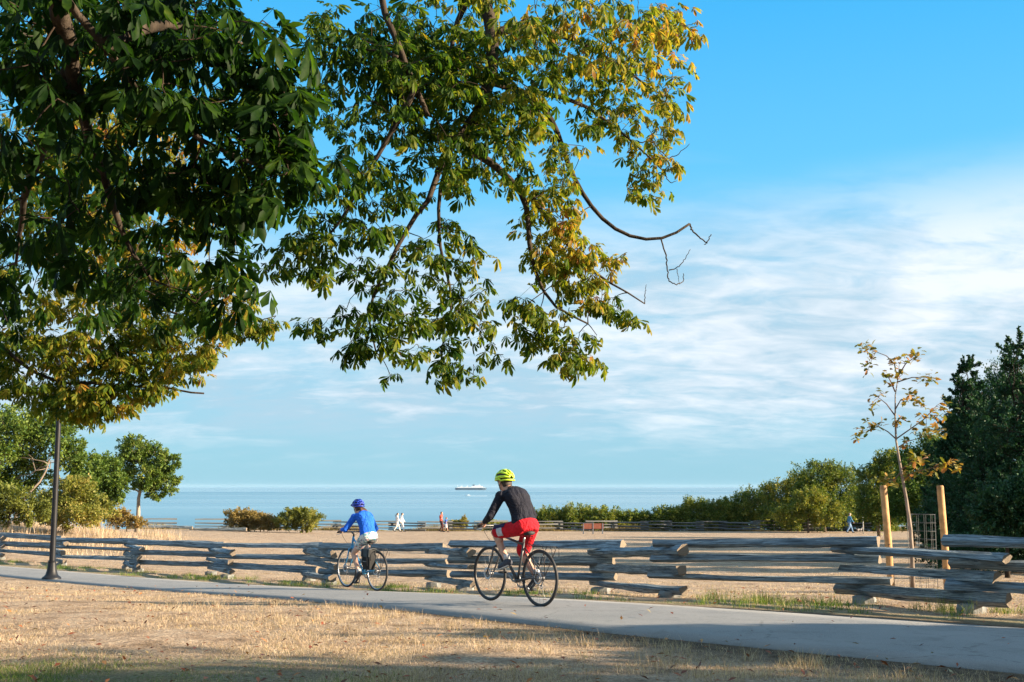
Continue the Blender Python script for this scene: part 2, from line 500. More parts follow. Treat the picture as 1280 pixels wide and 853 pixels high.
SEA_Z = CZ - 15.5
def sea_mat():
    t = NT('calm_sea')
    c = t.coord('Object')
    st = t.coord('Object', (.0004, .004, 1)); b = t.noise(st, 1.0, 5, .6)
    st2 = t.coord('Object', (.00015, .0012, 1)); b2 = t.noise(st2, 1.0, 3, .5)
    a = t.ramp(b, [(.35, (.11, .22, .285)), (.65, (.17, .29, .35))])
    a = t.mix(t.ramp(b2, [(.45, (0,) * 3), (.6, (.7,) * 3)]), a, (.085, .195, .265))
    w = t.noise(t.coord('Object', (.25, .6, 1)), 1.0, 5, .6)
    r = t.ramp(b2, [(.4, (.22,) * 3), (.6, (.4,) * 3)])
    return t.finish(a, r, 0, t.bump(w, .25, .5), .5, IOR=1.33)
def build_sea():
    xs = np.array([-16000, -6000, -2000, -600, 0, 600, 2000, 6000, 16000.]); ys = np.array([118, 200, 400, 900, 2000, 5000, 10000, 16000.])
    X, Y = np.meshgrid(xs, ys); nx, ny = len(xs), len(ys)
    i = np.arange(nx * ny).reshape(ny, nx)
    Fc = np.c_[i[:-1, :-1].ravel(), i[:-1, 1:].ravel(), i[1:, 1:].ravel(), i[1:, :-1].ravel()]
    o = raw('sea', np.c_[X.ravel(), Y.ravel(), np.full(X.size, SEA_Z)], Fc, sea_mat())
    tag(o, 'calm pale blue sea reaching the horizon', 'sea', kind='structure')
build_sea()

def build_haze():
    x0, x1, y0, y1, z0, z1 = -16500, 16500, -90, 16500, -19.5, 17.0
    m = MB(); m.box(((x0 + x1) / 2, (y0 + y1) / 2, (z0 + z1) / 2), (x1 - x0, y1 - y0, z1 - z0))
    t = NT('sea_haze'); v = t.n('ShaderNodeVolumePrincipled')
    v.inputs['Color'].default_value = (.60, .80, 1, 1); v.inputs['Density'].default_value = 1.9e-5
    t.t.links.new(v.outputs[0], t.out.inputs['Volume'])
    tag(m.build('haze', t.m, None, smooth=False), 'thin pale haze over the sea', 'haze', kind='stuff')
build_haze()

# ------------------------------------------------------------------ split-rail fences
def rail_mat():
    t = NT('weathered_cedar')
    c = t.coord('Object', (5, 4.5, 4.5))
    oi = t.n('ShaderNodeObjectInfo').outputs['Random']
    off = t.n('ShaderNodeVectorMath', operation='ADD'); t.put(off.inputs[0], c)
    cb = t.n('ShaderNodeCombineXYZ'); t.put(cb.inputs[0], t.math('MULTIPLY', oi, 40)); t.put(off.inputs[1], cb)
    g1 = t.noise(off.outputs[0], 1.0, 6, .65, .4); g2 = t.noise(t.coord('Object', (6, .5, .5)), 1.0, 4)
    a = t.ramp(g1, [(.33, (.018, .023, .029)), (.43, (.11, .15, .185)), (.56, (.23, .295, .34)), (.74, (.42, .475, .50))])
    fg = t.noise(t.coord('Object', (14, 13, 13)), 1.0, 5, .7, .3)
    a = t.mix(t.ramp(fg, [(.40, (.7,) * 3), (.50, (0,) * 3)]), a, (.02, .024, .028))
    br = t.mix(1.0, a, (1.22, .92, .66), 'MULTIPLY')
    a = t.mix(t.math('MULTIPLY', t.ramp(oi, [(.55, (0,) * 3), (.95, (.8,) * 3)]), t.ramp(g2, [(.3, (.35,) * 3), (.7, (.9,) * 3)])), a, br)
    lich = t.noise(t.coord('Object', (30, .8, .8)), 1.0, 5, .7)
    a = t.mix(t.ramp(lich, [(.66, (0,) * 3), (.74, (.6,) * 3)]), a, (.42, .45, .42))
    return t.finish(a, .85, 0, t.bump(g1, .9, .03), .25)
def end_mat():
    t = NT('cut_rail_end')
    c = t.coord('Object', (.3, 1, 1))
    v = t.n('ShaderNodeTexWave', wave_type='RINGS', rings_direction='X'); t.put(v.inputs[0], c); v.inputs['Scale'].default_value = 14; v.inputs['Distortion'].default_value = 3
    n = t.noise(t.coord('Object'), 22, 4)
    a = t.mix(.35, t.ramp(n, [(.3, (.10, .08, .06)), (.7, (.30, .24, .18))]), t.ramp(v.outputs['Fac'], [(.2, (.08, .06, .045)), (.8, (.32, .26, .19))]))
    return t.finish(a, .9, 0, t.bump(n, .5, .02), .2)
RAIL = rail_mat(); REND = end_mat()
STONE = simple('footing_stone', (.17, .175, .17), .9, 0, .4, 9, .6)

def rail_mesh(k, sides=6, secs=22):
    r = random.Random(100 + k)
    split = r.random() < .55
    prof = []
    for i in range(sides):
        a = 2 * PI * i / sides + r.uniform(-.28, .28)
        q = r.uniform(.76, 1.2)
        y, z = q * math.cos(a), q * math.sin(a)
        if split and z < -.25: z = -.30 + r.uniform(-.08, .08)      # flat riven face underneath
        prof.append((y, z))
    if r.random() < .5: prof = [(-y, -z) for y, z in prof][::-1] if False else [(y, -z) for y, z in prof][::-1]
    e0, e1 = r.uniform(.80, .95), r.uniform(1.0, 1.14)
    ph = [r.uniform(0, 6.28) for _ in range(8)]
    mb = MB(); rings = []
    for s in range(secs + 1):
        u = s / secs
        sc = e0 + (e1 - e0) * u
        sc *= 1 + .05 * math.sin(7 * u + ph[0]) + .035 * math.sin(17 * u + ph[1])
        dy = .14 * math.sin(3.2 * u + ph[2]); dz = .12 * math.sin(3.3 * u + ph[3]) + .03 * math.sin(13 * u + ph[6])
        tw = .35 * u
        ring = []
        for i, (y, z) in enumerate(prof):
            w = 1 + .07 * math.sin(11 * u + i * 2.1 + ph[4]) + .04 * math.sin(29 * u + i * 1.3 + ph[5]) + r.uniform(-.045, .045)
            yy, zz = y * w * sc, z * w * sc
            yy, zz = yy * math.cos(tw) - zz * math.sin(tw), yy * math.sin(tw) + zz * math.cos(tw)
            x = u - .5
            if s in (0, secs): x += .0022 * math.sin(i * 2.2 + ph[6])
            ring.append((x, yy + dy, zz + dz))
        rings.append(ring)
    mb.rings(rings)
    mb.m[-1] = 1; mb.m[-2] = 1
    me = mb.mesh('rail', False)
    bm = bmesh.new(); bm.from_mesh(me); bmesh.ops.recalc_face_normals(bm, faces=bm.faces); bm.to_mesh(me); bm.free()
    me.materials.append(RAIL); me.materials.append(REND)
    return me
RAILS = [rail_mesh(k) for k in range(10)]
RAILS_FAR = [rail_mesh(k + 20, 6, 4) for k in range(5)]
FARM = simple('dark_weathered_rail', (.095, .095, .092), .9, 0, .4, 3)
for m_ in RAILS_FAR: m_.materials[0] = FARM; m_.materials[1] = FARM

def put_rail(parent, p, q, r, me, flip=False, roll=0.0):
    """a rail between two world points, a child of its fence"""
    o = bpy.data.objects.new('rail', me); COL.objects.link(o); o.parent = parent
    p = Vector(p); q = Vector(q)
    if flip: p, q = q, p
    d = q - p
    o.location = (p + q) / 2 - Vector(parent.location)
    o.rotation_mode = 'QUATERNION'
    from mathutils import Quaternion
    o.rotation_quaternion = d.to_track_quat('X', 'Z') @ Quaternion((1, 0, 0), roll)
    o.scale = (d.length, r, r)
    return o

def stone(parent, x, y, w, d, h, k):
    r = random.Random(k); mb = MB()
    z = float(gz(x, y)); a = r.uniform(0, 3)
    rings = []
    for zz, sc in ((-.08, 1), (h * .5, 1.03), (h * .9, .95), (h, .82)):
        ring = []
        for i in range(8):
            t = a + i * PI / 4; q = sc * r.uniform(.86, 1.06)
            ring.append((x + w / 2 * q * math.cos(t), y + d / 2 * q * math.sin(t), z + zz))
        rings.append(ring)
    mb.rings(rings)
    return mb.build('footing_stone', STONE, parent, smooth=False, world=True)

def build_near_fence():
    f = empty('rail_fence', G(-4.8, 28.8))
    tag(f, 'weathered grey zigzag split rail fence of stacked logs beside the paved path', 'fence')
    J = [(9.7, 10.0), (7.3, 12.6), (5.52, 14.4), (4.64, 16.3), (2.34, 17.75), (1.46, 20.5), (-.83, 21.9), (-1.61, 24.5), (-3.88, 25.9), (-4.78, 28.4), (-7.0, 29.9), (-8.03, 32.3), (-10.35, 33.6), (-11.45, 36.05), (-13.8, 37.2), (-15.0, 39.6), (-17.3, 41.0), (-18.7, 43.2), (-20.8, 44.8), (-22.4, 47.3), (-24.8, 48.7)]
    k = 0
    for i in range(len(J) - 1):
        a, b = np.array(J[i]), np.array(J[i + 1])
        d = (b - a) / np.linalg.norm(b - a)
        odd = i % 2
        n = 3
        base = .285 if odd else .155
        if i == 1: base = .30; n = 3
        if i == 2: base = .165
        if i == 1: base = .31
        for s in range(n):
            o0 = rnd.uniform(.28, .46); o1 = rnd.uniform(.28, .46)
            p, q = a - d * o0, b + d * o1
            h = base + s * .258
            jit = rnd.uniform(-.012, .012)
            r = .080 + rnd.uniform(-.012, .012) + (.012 if s == n - 1 else 0)
            za = float(gz(*a)); zb = float(gz(*b))
            me = RAILS[k % len(RAILS)]; k += 1
            side_ = np.array([-d[1], d[0]]) * rnd.uniform(-.035, .035)
            o = put_rail(f, (p[0] + side_[0], p[1] + side_[1], za + h + jit), (q[0] + side_[0], q[1] + side_[1], zb + h - jit), r, me, True, rnd.uniform(-.45, .45))
        # stones lift the lowest rails
        for e, t_ in ((a, .12), (b, -.12)):
            if not odd:
                q = e + d * t_
                stone(f, q[0], q[1], .34, .26, .10, 7 + i * 2 + (t_ > 0))
            elif i > 3 and i % 4 == 1:
                q = e + d * t_
    return J
FENCE_J = build_near_fence()

def build_far_fence(x0, x1, label, name='rail_fence'):
    pts = []; x = x0; i = 0
    while x < x1 + .01:
        y = 111.0 + .9 * math.sin(x * .11) + (.55 if i % 2 else -.55) + (0 if x < 24 else (x - 24) * .10)
        pts.append((x, y)); x += 2.75 if i % 2 else 2.35; i += 1
    f = empty(name, G(*pts[len(pts) // 2]))
    tag(f, label, 'fence')
    k = 0
    for i in range(len(pts) - 1):
        a, b = np.array(pts[i]), np.array(pts[i + 1]); d = (b - a) / np.linalg.norm(b - a)
        for s in range(3):
            h = (.18 if i % 2 else .32) + s * .29
            put_rail(f, (*(a - d * .4), float(gz(*a)) + h), (*(b + d * .4), float(gz(*b)) + h), .085, RAILS_FAR[k % 5]); k += 1
    return f
build_far_fence(-33.8, -30.8, 'short far section of rail fence left of the gap, by the pale trunked tree')
build_far_fence(-28.6, 34.5, 'long low rail fence along the shore edge of the field behind the walkers')
# low barrier log lying on the field
t_ = empty('log_barrier', G(-26.5, 97))
tag(t_, 'low dark log lying along the field near the gap in the shore fence', 'log')
put_rail(t_, (*(-30.5, 97.2), float(gz(-30.5, 97.2)) + .22), (*(-25.6, 96.8), float(gz(-25.6, 96.8)) + .22), .16, RAILS[0]).name = 'log'
put_rail(t_, (*(-25.9, 97.0), float(gz(-26, 97)) + .22), (*(-21.2, 96.5), float(gz(-21.2, 96.5)) + .22), .15, RAILS[1]).name = 'log'
# ------------------------------------------------------------------ shared materials
BLACK = simple('black_rubber', (.018, .018, .02), .7, 0, .2, 30)
BLKPAINT = simple('black_paint', (.02, .02, .022), .35, 0, .2, 30)
STEEL = simple('brushed_steel', (.55, .55, .57), .35, .9, .1, 60)
GREYP = simple('grey_alloy', (.30, .31, .33), .4, .6, .1, 40)
SKIN = simple('skin', (.48, .27, .19), .55, 0, .12, 30)
SKIN2 = simple('pale_skin', (.52, .32, .24), .55, 0, .12, 30)
EYEM = simple('eye_dark', (.03, .025, .02), .3)
def cloth(name, c, var=.15, rough=.85, wr=.35):
    t = NT(name); co = t.coord('Object')
    n = t.noise(co, 14, 4, .6); w = t.noise(t.coord('Object', (9, 9, 22)), 1.0, 3, .5, .8)
    a = t.ramp(n, [(.3, tuple(x * (1 - var) for x in c)), (.7, tuple(min(1, x * (1 + var)) for x in c))])
    fold = t.noise(t.coord('Object', (3.2, 5, 4.2)), 1.6, 4, .6, 1.6)
    hb = t.math('MULTIPLY_ADD', fold, 5.0, w)
    return t.finish(a, rough, 0, t.bump(hb, wr * 1.5, .03), .2)

SPOKE = simple('dull_spoke', (.22, .22, .23), .4, .7, .1, 60)
# ------------------------------------------------------------------ bicycles
def wheel(parent, x, rimc, disc=True, sprocket=False):
    R = .318
    z = .345
    w = MB()
    w.tube([(x, -.05, z), (x, .05, z)], .022, 12)
    w.torus((x, .028, z), .026, .006, n=16, m=6); w.torus((x, -.028, z), .026, .006, n=16, m=6)
    for k in range(28):
        a = 2 * PI * k / 28; s_ = 1 if k % 2 else -1; b = a + (.55 if (k // 2) % 2 else -.55)
        w.tube([(x + .026 * math.cos(b), .028 * s_, z + .026 * math.sin(b)), (x + R * math.cos(a), 0, z + R * math.sin(a))], .0016, 4)
    o = w.build('wheel', SPOKE, parent)
    r = MB().torus((x, 0, z), R, .011, n=56, m=8, r2=.012); r.build('rim', rimc, o)
    t = MB().torus((x, 0, z), .332, .019, n=64, m=10); t.build('tyre', BLACK, o)
    if disc:
        d = MB().torus((x, .036, z), .066, .012, n=28, m=4, r2=.001); d.build('brake_disc', STEEL, o)
    return o

def bicycle(loc, hd, label, framec, rimc, crank, sad=.93, bar_z=1.0, straight=True, step=False, rack_bag=False):
    b = empty('bicycle', loc, hd)
    tag(b, label, 'bicycle')
    RH = np.array([0, 0, .345]); FH = np.array([1.05, 0, .345]); BB = np.array([.455, 0, .285])
    SC = np.array([.325, 0, .765]); HT = np.array([.835, 0, .88]); HB = np.array([.875, 0, .745])
    if step: SC = np.array([.325, 0, .74]); HT = np.array([.83, 0, .92])
    f = MB()
    f.tube([BB, HB + (HT - HB) * .1], .019, 10)
    f.tube([BB, SC], .016, 10)
    f.tube([SC - (SC - BB) * (.05 if not step else .42), HT - (HT - HB) * .2], .016, 10)
    f.tube([HB, HT], .020, 12)
    for s in (-1, 1):
        f.tube([BB + (0, .035 * s, 0), RH + (.15, .05 * s, 0), RH + (0, .066 * s, 0)], [.011, .010, .008], 8)
        f.tube([SC - (0, -.018 * s, .06), RH + (.03, .060 * s, .06), RH + (0, .066 * s, 0)], [.009, .008, .007], 8)
    f.tube([BB + (0, -.04, 0), BB + (0, .04, 0)], .024, 14)
    f.build('frame', framec, b)
    k = MB()
    k.tube([HB, HB + (.012, 0, -.04)], .022, 10)
    for s in (-1, 1):
        k.tube([HB + (.01, .0, -.03), HB + (.02, .052 * s, -.05), HB + (.06, .056 * s, -.2), FH + (0, .056 * s, 0)], [.016, .015, .013, .009], 8)
    k.build('fork', framec, b)
    wheel(b, 0, rimc); wheel(b, 1.05, rimc)
    # seat post, saddle
    top = np.array([.31, 0, sad])
    MB().tube([SC, top - (0, 0, .045)], .0135, 10).build('seat_post', STEEL, b)
    s = MB()
    s.rings([[np.array([x, w * math.cos(a), top[2] - .02 + zc + h * math.sin(a)]) for a in np.linspace(0, 2 * PI, 14, endpoint=False)]
             for x, w, h, zc in ((.155, .035, .016, .012), (.18, .070, .028, .010), (.235, .075, .030, .004), (.305, .048, .026, 0), (.375, .025, .020, 0), (.43, .018, .014, -.004))])
    s.tube([(.16, .022, top[2] - .05), (.26, .022, top[2] - .062), (.34, .016, top[2] - .045)], .004, 6); s.tube([(.16, -.022, top[2] - .05), (.26, -.022, top[2] - .062), (.34, -.016, top[2] - .045)], .004, 6)
    s.build('saddle', BLACK, b)
    # stem, bar, grips, levers, cables
    ST = HT + (HT - HB) / np.linalg.norm(HT - HB) * (bar_z - HT[2]) 
    BC = np.array([.905, 0, bar_z])
    MB().tube([HT, ST * .5 + HT * .5, BC], [.016, .015, .014], 10).build('stem', BLKPAINT, b)
    h = MB(); h.tube([(.87, -.30, bar_z + .0), (.91, -.18, bar_z), (BC[0], 0, bar_z), (.91, .18, bar_z), (.87, .30, bar_z)], .0125, 10)
    hb = h.build('handlebar', BLKPAINT, b)
    for q in (-1, 1):
        MB().tube([(.901, .205 * q, bar_z), (.865, .315 * q, bar_z)], .0165, 10).build('grip', BLACK, hb)
        MB().tube([(.905, .19 * q, bar_z - .005), (.945, .22 * q, bar_z - .035), (.94, .29 * q, bar_z - .045)], [.008, .006, .005], 6).build('brake_lever', STEEL, hb)
        MB().tube([(.915, .19 * q, bar_z), (1.0, .14 * q, bar_z - .06), (.98, .05 * q, bar_z - .20), (.88, .02 * q, HT[2] - .12)], .0028, 5).build('cable', BLACK, hb)
    # crankset, chain, sprockets
    c = MB(); c.torus(BB + (0, -.048, 0), .082, .012, n=32, m=4, r2=.002)
    for i in range(5): c.bar(BB + (0, -.048, 0), BB + (.078 * math.cos(i * 1.257), -.048, .078 * math.sin(i * 1.257)), .014, .004)
    c.tube([BB + (0, -.065, 0), BB + (0, .065, 0)], .012, 10)
    ped = []
    for s_, ang in ((1, crank), (-1, crank + PI)):
        e = BB + np.array([.172 * math.cos(ang), .075 * s_, .172 * math.sin(ang)])
        c.bar(BB + (0, .068 * s_, 0), e, .012, .024); ped.append(e)
    ck = c.build('crankset', GREYP, b)
    for s_, e in zip((1, -1), ped):
        MB().box(e + (0, .055 * s_, 0), (.09, .085, .022)).tube([e, e + (0, .1 * s_, 0)], .006, 6).build('pedal', BLACK, ck)
    ch = MB()
    ch.tube([(0, -.048, .345 + .043), (.445, -.048, .285 + .088)], .005, 5); ch.tube([(0.03, -.048, .255), (.445, -.048, .285 - .088)], .005, 5)
    ch.build('chain', BLKPAINT, b)
    g = MB()
    for i, rr in enumerate((.045, .038, .031, .025)): g.torus((0, -.036 - .006 * i, .345), rr, .004, n=20, m=4, r2=.002)
    g.tube([(0, -.06, .345), (.03, -.065, .30), (.035, -.05, .24)], .010, 6); g.torus((.033, -.05, .235), .022, .006, n=14, m=5)
    g.build('cassette', GREYP, b)
    # rear carrier
    r = MB()
    zt = .735
    for yy in (-.06, 0, .06): r.tube([(-.26, yy, zt), (.14, yy, zt), (.20, yy * .6, zt + .02)], .006, 6)
    for xx in (-.25, -.12, .02, .13): r.tube([(xx, -.065, zt), (xx, .065, zt)], .005, 6)
    for s_ in (-1, 1):
        r.tube([(-.22, .06 * s_, zt), (-.20, .085 * s_, zt - .05), (0, .075 * s_, .36)], .005, 6)
        r.tube([(.04, .06 * s_, zt), (.03, .09 * s_, zt - .06), (0, .075 * s_, .36)], .005, 6)
        r.tube([(-.26, .06 * s_, zt), (-.30, .062 * s_, zt - .02), (-.31, .05 * s_, zt - .12)], .005, 6)
    r.build('rear_rack', BLKPAINT, b)
    return b, ped, BC

# ------------------------------------------------------------------ people
def ik(h, e, l1, l2, bend):
    h = np.asarray(h, float); e = np.asarray(e, float); v = e - h; d = np.linalg.norm(v)
    d2 = min(d, (l1 + l2) * .999); t = v / d
    a = (l1 * l1 - l2 * l2 + d2 * d2) / (2 * d2); hh = math.sqrt(max(l1 * l1 - a * a, 0))
    b = np.asarray(bend, float); b = b - t * (b @ t); b /= np.linalg.norm(b)
    return h + t * a + b * hh

def hand(mb, wrist, dirv, palm, sc=1.0, curl=.9, side=1, seg=6):
    """palm plus five separate bent fingers; dirv = along the hand, palm = direction the palm faces"""
    d = np.asarray(dirv, float); d /= np.linalg.norm(d); n = np.asarray(palm, float); n = n - d * (n @ d); n /= np.linalg.norm(n)
    w = np.cross(d, n) * side
    for k, (off, L) in enumerate(((-.030, .068), (-.010, .078), (.010, .073), (.029, .058))):
        p = wrist + d * .075 * sc + w * off * sc
        pts = [wrist + d * .04 * sc + w * off * .8 * sc, p]; a = .25
        for q in (.42, .33, .25):
            a += curl
            p = p + (d * math.cos(a) + n * math.sin(a)) * L * q * sc; pts.append(p)
        mb.tube(pts, [.009 * sc, .0095 * sc, .009 * sc, .008 * sc, .006 * sc], seg)
    p0 = wrist + d * .02 * sc - w * .028 * sc
    mb.tube([p0, p0 + (d * .03 - w * .022 + n * .01) * sc, p0 + (d * .055 - w * .022 + n * .032) * sc, p0 + (d * .068 - w * .008 + n * .048) * sc], [.012 * sc, .011 * sc, .0095 * sc, .007 * sc], seg)

def person(loc, rz, label, J, k, skin, voxel, hair, top, bottom, shoes, extra=None, cat='person', detail=True):
    """J: joints in the figure's own frame (x forward, y to its left, z up); k: size factor"""
    up = J['neck'] - J['pelvis']; up = up / np.linalg.norm(up)
    Y = np.array([0, 1., 0])
    b = MB()
    pel, nk = J['pelvis'], J['neck']
    arch = np.cross(Y, up) * -1    # towards the back
    def sp(t, back=0): return pel + (nk - pel) * t + arch * back * k
    def torso(mb, g, bot=-.16, hi=1.0):
        ts = [(bot, .115, .085, -.005), (-.06, .165, .118, .0), (.10, .168, .115, .0), (.30, .142, .10, .02), (.50, .150, .105, .045), (.70, .172, .112, .055), (.85, .165, .098, .05), (.95, .10, .075, .03), (1.02, .058, .058, .01)]
        ts = [q for q in ts if q[0] <= hi + .03]
        mb.loft([sp(t, bk) for t, _, _, bk in ts], Y, [(w + g) * k for _, w, _, _ in ts], [(d + g) * k for _, _, d, _ in ts])
    torso(b, 0)
    for s, n in ((1, 'L'), (-1, 'R')):
        sh, el, wr = J['sh' + n], J['el' + n], J['wr' + n]
        b.ell(sh, (.062 * k, .062 * k, .062 * k)); b.cap(sp(.86, .03), sh, .07 * k, .056 * k)
        b.cap(sh, el, .050 * k, .040 * k); b.cap(el, wr, .041 * k, .027 * k)
        hd = J['hand' + n]; b.cap(wr, wr + hd * .07 * k, .026 * k, .034 * k, flat=.6, side=np.cross(hd, J['palm' + n]))
        hp, kn, an, to = J['hip' + n], J['kn' + n], J['an' + n], J['toe' + n]
        b.cap(hp, kn, .088 * k, .056 * k); mid = kn * .68 + an * .32; bk = np.cross(Y, (an - kn) / np.linalg.norm(an - kn)) 
        b.cap(kn, an, .053 * k, .036 * k); b.ell(mid + bk * .016 * k, (.05 * k, .05 * k, .095 * k), seg=12)
        heel = an + (an - to) * .28 + np.array([0, 0, -.035 * k]); b.cap(heel, to, .036 * k, .030 * k)
    hc = J['head']; f = J['face']; f = f / np.linalg.norm(f); hu = np.array([0, 0, 1.]) - f * f[2]; hu /= np.linalg.norm(hu); hs = np.cross(hu, f)
    R = np.stack([f, hs, hu], 1)
    def hp_(x, y, z): return hc + R @ (np.array([x, y, z]) * k)
    b.cap(sp(.95, .02), hp_(-.02, 0, -.07), .060 * k, .053 * k)
    b.ell(hp_(-.008, 0, .025), (.098 * k, .077 * k, .098 * k), R); b.ell(hp_(.025, 0, -.045), (.068 * k, .058 * k, .075 * k), R)
    b.cap(hp_(.092, 0, .012), hp_(.112, 0, -.022), .010 * k, .015 * k, 8); b.ell(hp_(.085, 0, -.062), (.012 * k, .026 * k, .008 * k), R, 10, 6)
    for s in (1, -1):
        b.ell(hp_(-.005, .078 * s, -.008), (.020 * k, .010 * k, .032 * k), R, 10, 6); b.ell(hp_(.083, .030 * s, .026), (.012 * k, .018 * k, .006 * k), R, 8, 6)
    me = b.remesh('person', voxel, 3, .5)
    if detail:
        h = MB()
        for s, n in ((1, 'L'), (-1, 'R')):
            hand(h, J['wr' + n], J['hand' + n], J['palm' + n], k, J.get('curl', .9), s)
        e = MB(); 
        h.mat = 1
        for s in (1, -1): h.ell(hp_(.086, .031 * s, .008), (.011 * k, .014 * k, .010 * k), R, 8, 6)
        merge_into(me, h)
    o = link('person', me, None, [skin, EYEM]); o.location = loc; o.rotation_euler = (0, 0, rz)
    tag(o, label, cat)
    # top
    c = MB(); g = .016
    if top:
        nm, mt, sl = top
        torso(c, g, -.10 if not extra or 'hem' not in extra else extra['hem'], .95)
        for n in 'LR':
            sh, el, wr = J['sh' + n], J['el' + n], J['wr' + n]
            c.ell(sh, (.074 * k,) * 3); c.cap(sp(.86, .03), sh, .084 * k, .068 * k)
            if sl == 'long':
                c.cap(sh, el, .066 * k, .054 * k); c.cap(el, el + (wr - el) * .94, .054 * k, .037 * k)
            elif sl == 'short': c.cap(sh, sh + (el - sh) * .6, .066 * k, .060 * k)
        c.cap(sp(.93, .02), sp(1.0, .015), .075 * k, .064 * k)
        link(nm, c.remesh(nm, voxel, 3), o, [mt])
    c = MB(); nm, mt, ln = bottom
    c.loft([sp(t) for t in (-.20, -.06, .06, .16)], Y, [.14 * k, .188 * k, .184 * k, .165 * k], [.10 * k, .135 * k, .132 * k, .118 * k])
    for n in 'LR':
        hp, kn, an = J['hip' + n], J['kn' + n], J['an' + n]
        if ln == 'shorts': c.cap(hp, hp + (kn - hp) * .85, .106 * k, .090 * k)
        elif ln == 'short_shorts': c.cap(hp, hp + (kn - hp) * .45, .106 * k, .098 * k)
        else:
            c.cap(hp, kn, .102 * k, .072 * k); c.cap(kn, kn + (an - kn) * .93, .071 * k, .054 * k)
    po = link(nm, c.remesh(nm, voxel, 3), o, [mt] if not isinstance(mt, (list, tuple)) else mt)
    for n in 'LR':
        an, to = J['an' + n], J['toe' + n]; c = MB()
        heel = an + (an - to) * .30 + np.array([0, 0, -.03 * k]); t2 = to + (to - an) * .06
        c.cap(heel, t2, .046 * k, .040 * k); c.cap(an + (0, 0, .005), heel * .6 + t2 * .4, .045 * k, .045 * k)
        link('shoe', c.remesh('shoe', max(voxel * .8, .006), 2), o, [shoes])
        if detail:
            dv = (t2 - heel) / np.linalg.norm(t2 - heel)
            MB().cap(heel + (0, 0, -.034 * k), t2 + (0, 0, -.030 * k), .034 * k, .034 * k, 12, .35, np.cross(dv, (0, 0, 1.))).build('shoe_sole', SOLE, o)
            MB().tube([an + (0, 0, .03 * k), an + (0, 0, .085 * k) + (J['kn' + n] - an) * .02], [.043 * k, .042 * k], 12).build('sock', SOCK, o)
    if hair: hair(o, hp_, R, k)
    return o, hp_, R, po
SOLE = simple('shoe_sole_white', (.6, .6, .58), .7); SOCK = simple('sock_grey', (.45, .45, .46), .9)

def helmet(o, hp_, R, k, col_m, visor=None):
    """vented cycling helmet: dark liner under separate curved ribs"""
    A, B, C = .142 * k, .112 * k, .118 * k
    c0 = hp_(-.012, 0, .045)
    def pt(ph, lam, g=1.0):
        return c0 + R @ (g * np.array([A * math.cos(ph), B * math.sin(ph) * math.sin(lam), C * math.sin(ph) * math.cos(lam)]))
    L = MB()
    L.rings([[pt(ph, lam, .93) for lam in np.linspace(-1.62, 1.62, 13)] + [pt(ph, lam, .86) for lam in np.linspace(1.62, -1.62, 13)] for ph in np.linspace(.12, PI - .12, 14)])
    h = MB()
    for lam in (-1.42, -.86, -.29, .29, .86, 1.42):
        w = .17 if abs(lam) < 1.2 else .20
        rings = []
        for ph in np.linspace(.16, PI - .16, 16):
            ww = w * (.75 + .35 * abs(math.cos(ph)))
            rings.append([pt(ph, lam - ww, .97), pt(ph, lam - ww * .7, 1.05), pt(ph, lam + ww * .7, 1.05), pt(ph, lam + ww, .97), pt(ph, lam, .93)])
        h.rings(rings)
    for ph in (.30, 1.05, 1.75, 2.35, PI - .28):
        for l0, l1 in ((-1.42, -.86), (-.86, -.29), (-.29, .29), (.29, .86), (.86, 1.42)):
            if rnd.random() < .25 and .5 < ph < 2.6: continue
            h.rings([[pt(ph + dp, lam, gg) for dp, gg in ((-.10, .97), (-.07, 1.035), (.07, 1.035), (.10, .97))] for lam in np.linspace(l0, l1, 4)])
    rim = []
    for a in np.linspace(0, 2 * PI, 36, endpoint=False):
        q = c0 + R @ np.array([A * .98 * math.cos(a), B * 1.0 * math.sin(a), -.012 * k - .02 * k * (math.cos(a) < -.3)])
        rim.append(q)
    h.tube(rim, .012 * k, 8, closed=True)
    ho = h.build('helmet', col_m, o)
    L.build('helmet_liner', BLACK, ho)
    s = MB()
    for q in (1, -1):
        s.tube([hp_(.04, .085 * q, .03), hp_(.02, .075 * q, -.05), hp_(.05, .03 * q, -.115), hp_(.055, 0, -.12)], .004 * k, 6)
        s.tube([hp_(-.07, .085 * q, .02), hp_(.02, .075 * q, -.05)], .004 * k, 6)
    s.build('helmet_strap', BLACK, ho)
    if visor:
        v = MB(); v.rings([[hp_(.10 + d * math.cos(a * .9), .095 * math.sin(a), .075 - d * .35 + zz) for a in np.linspace(-1.2, 1.2, 11)] for d, zz in ((0, 0), (.075, 0), (.075, -.006), (0, -.008))], closed=True, caps=False)
        v.build('helmet_visor', visor, ho)

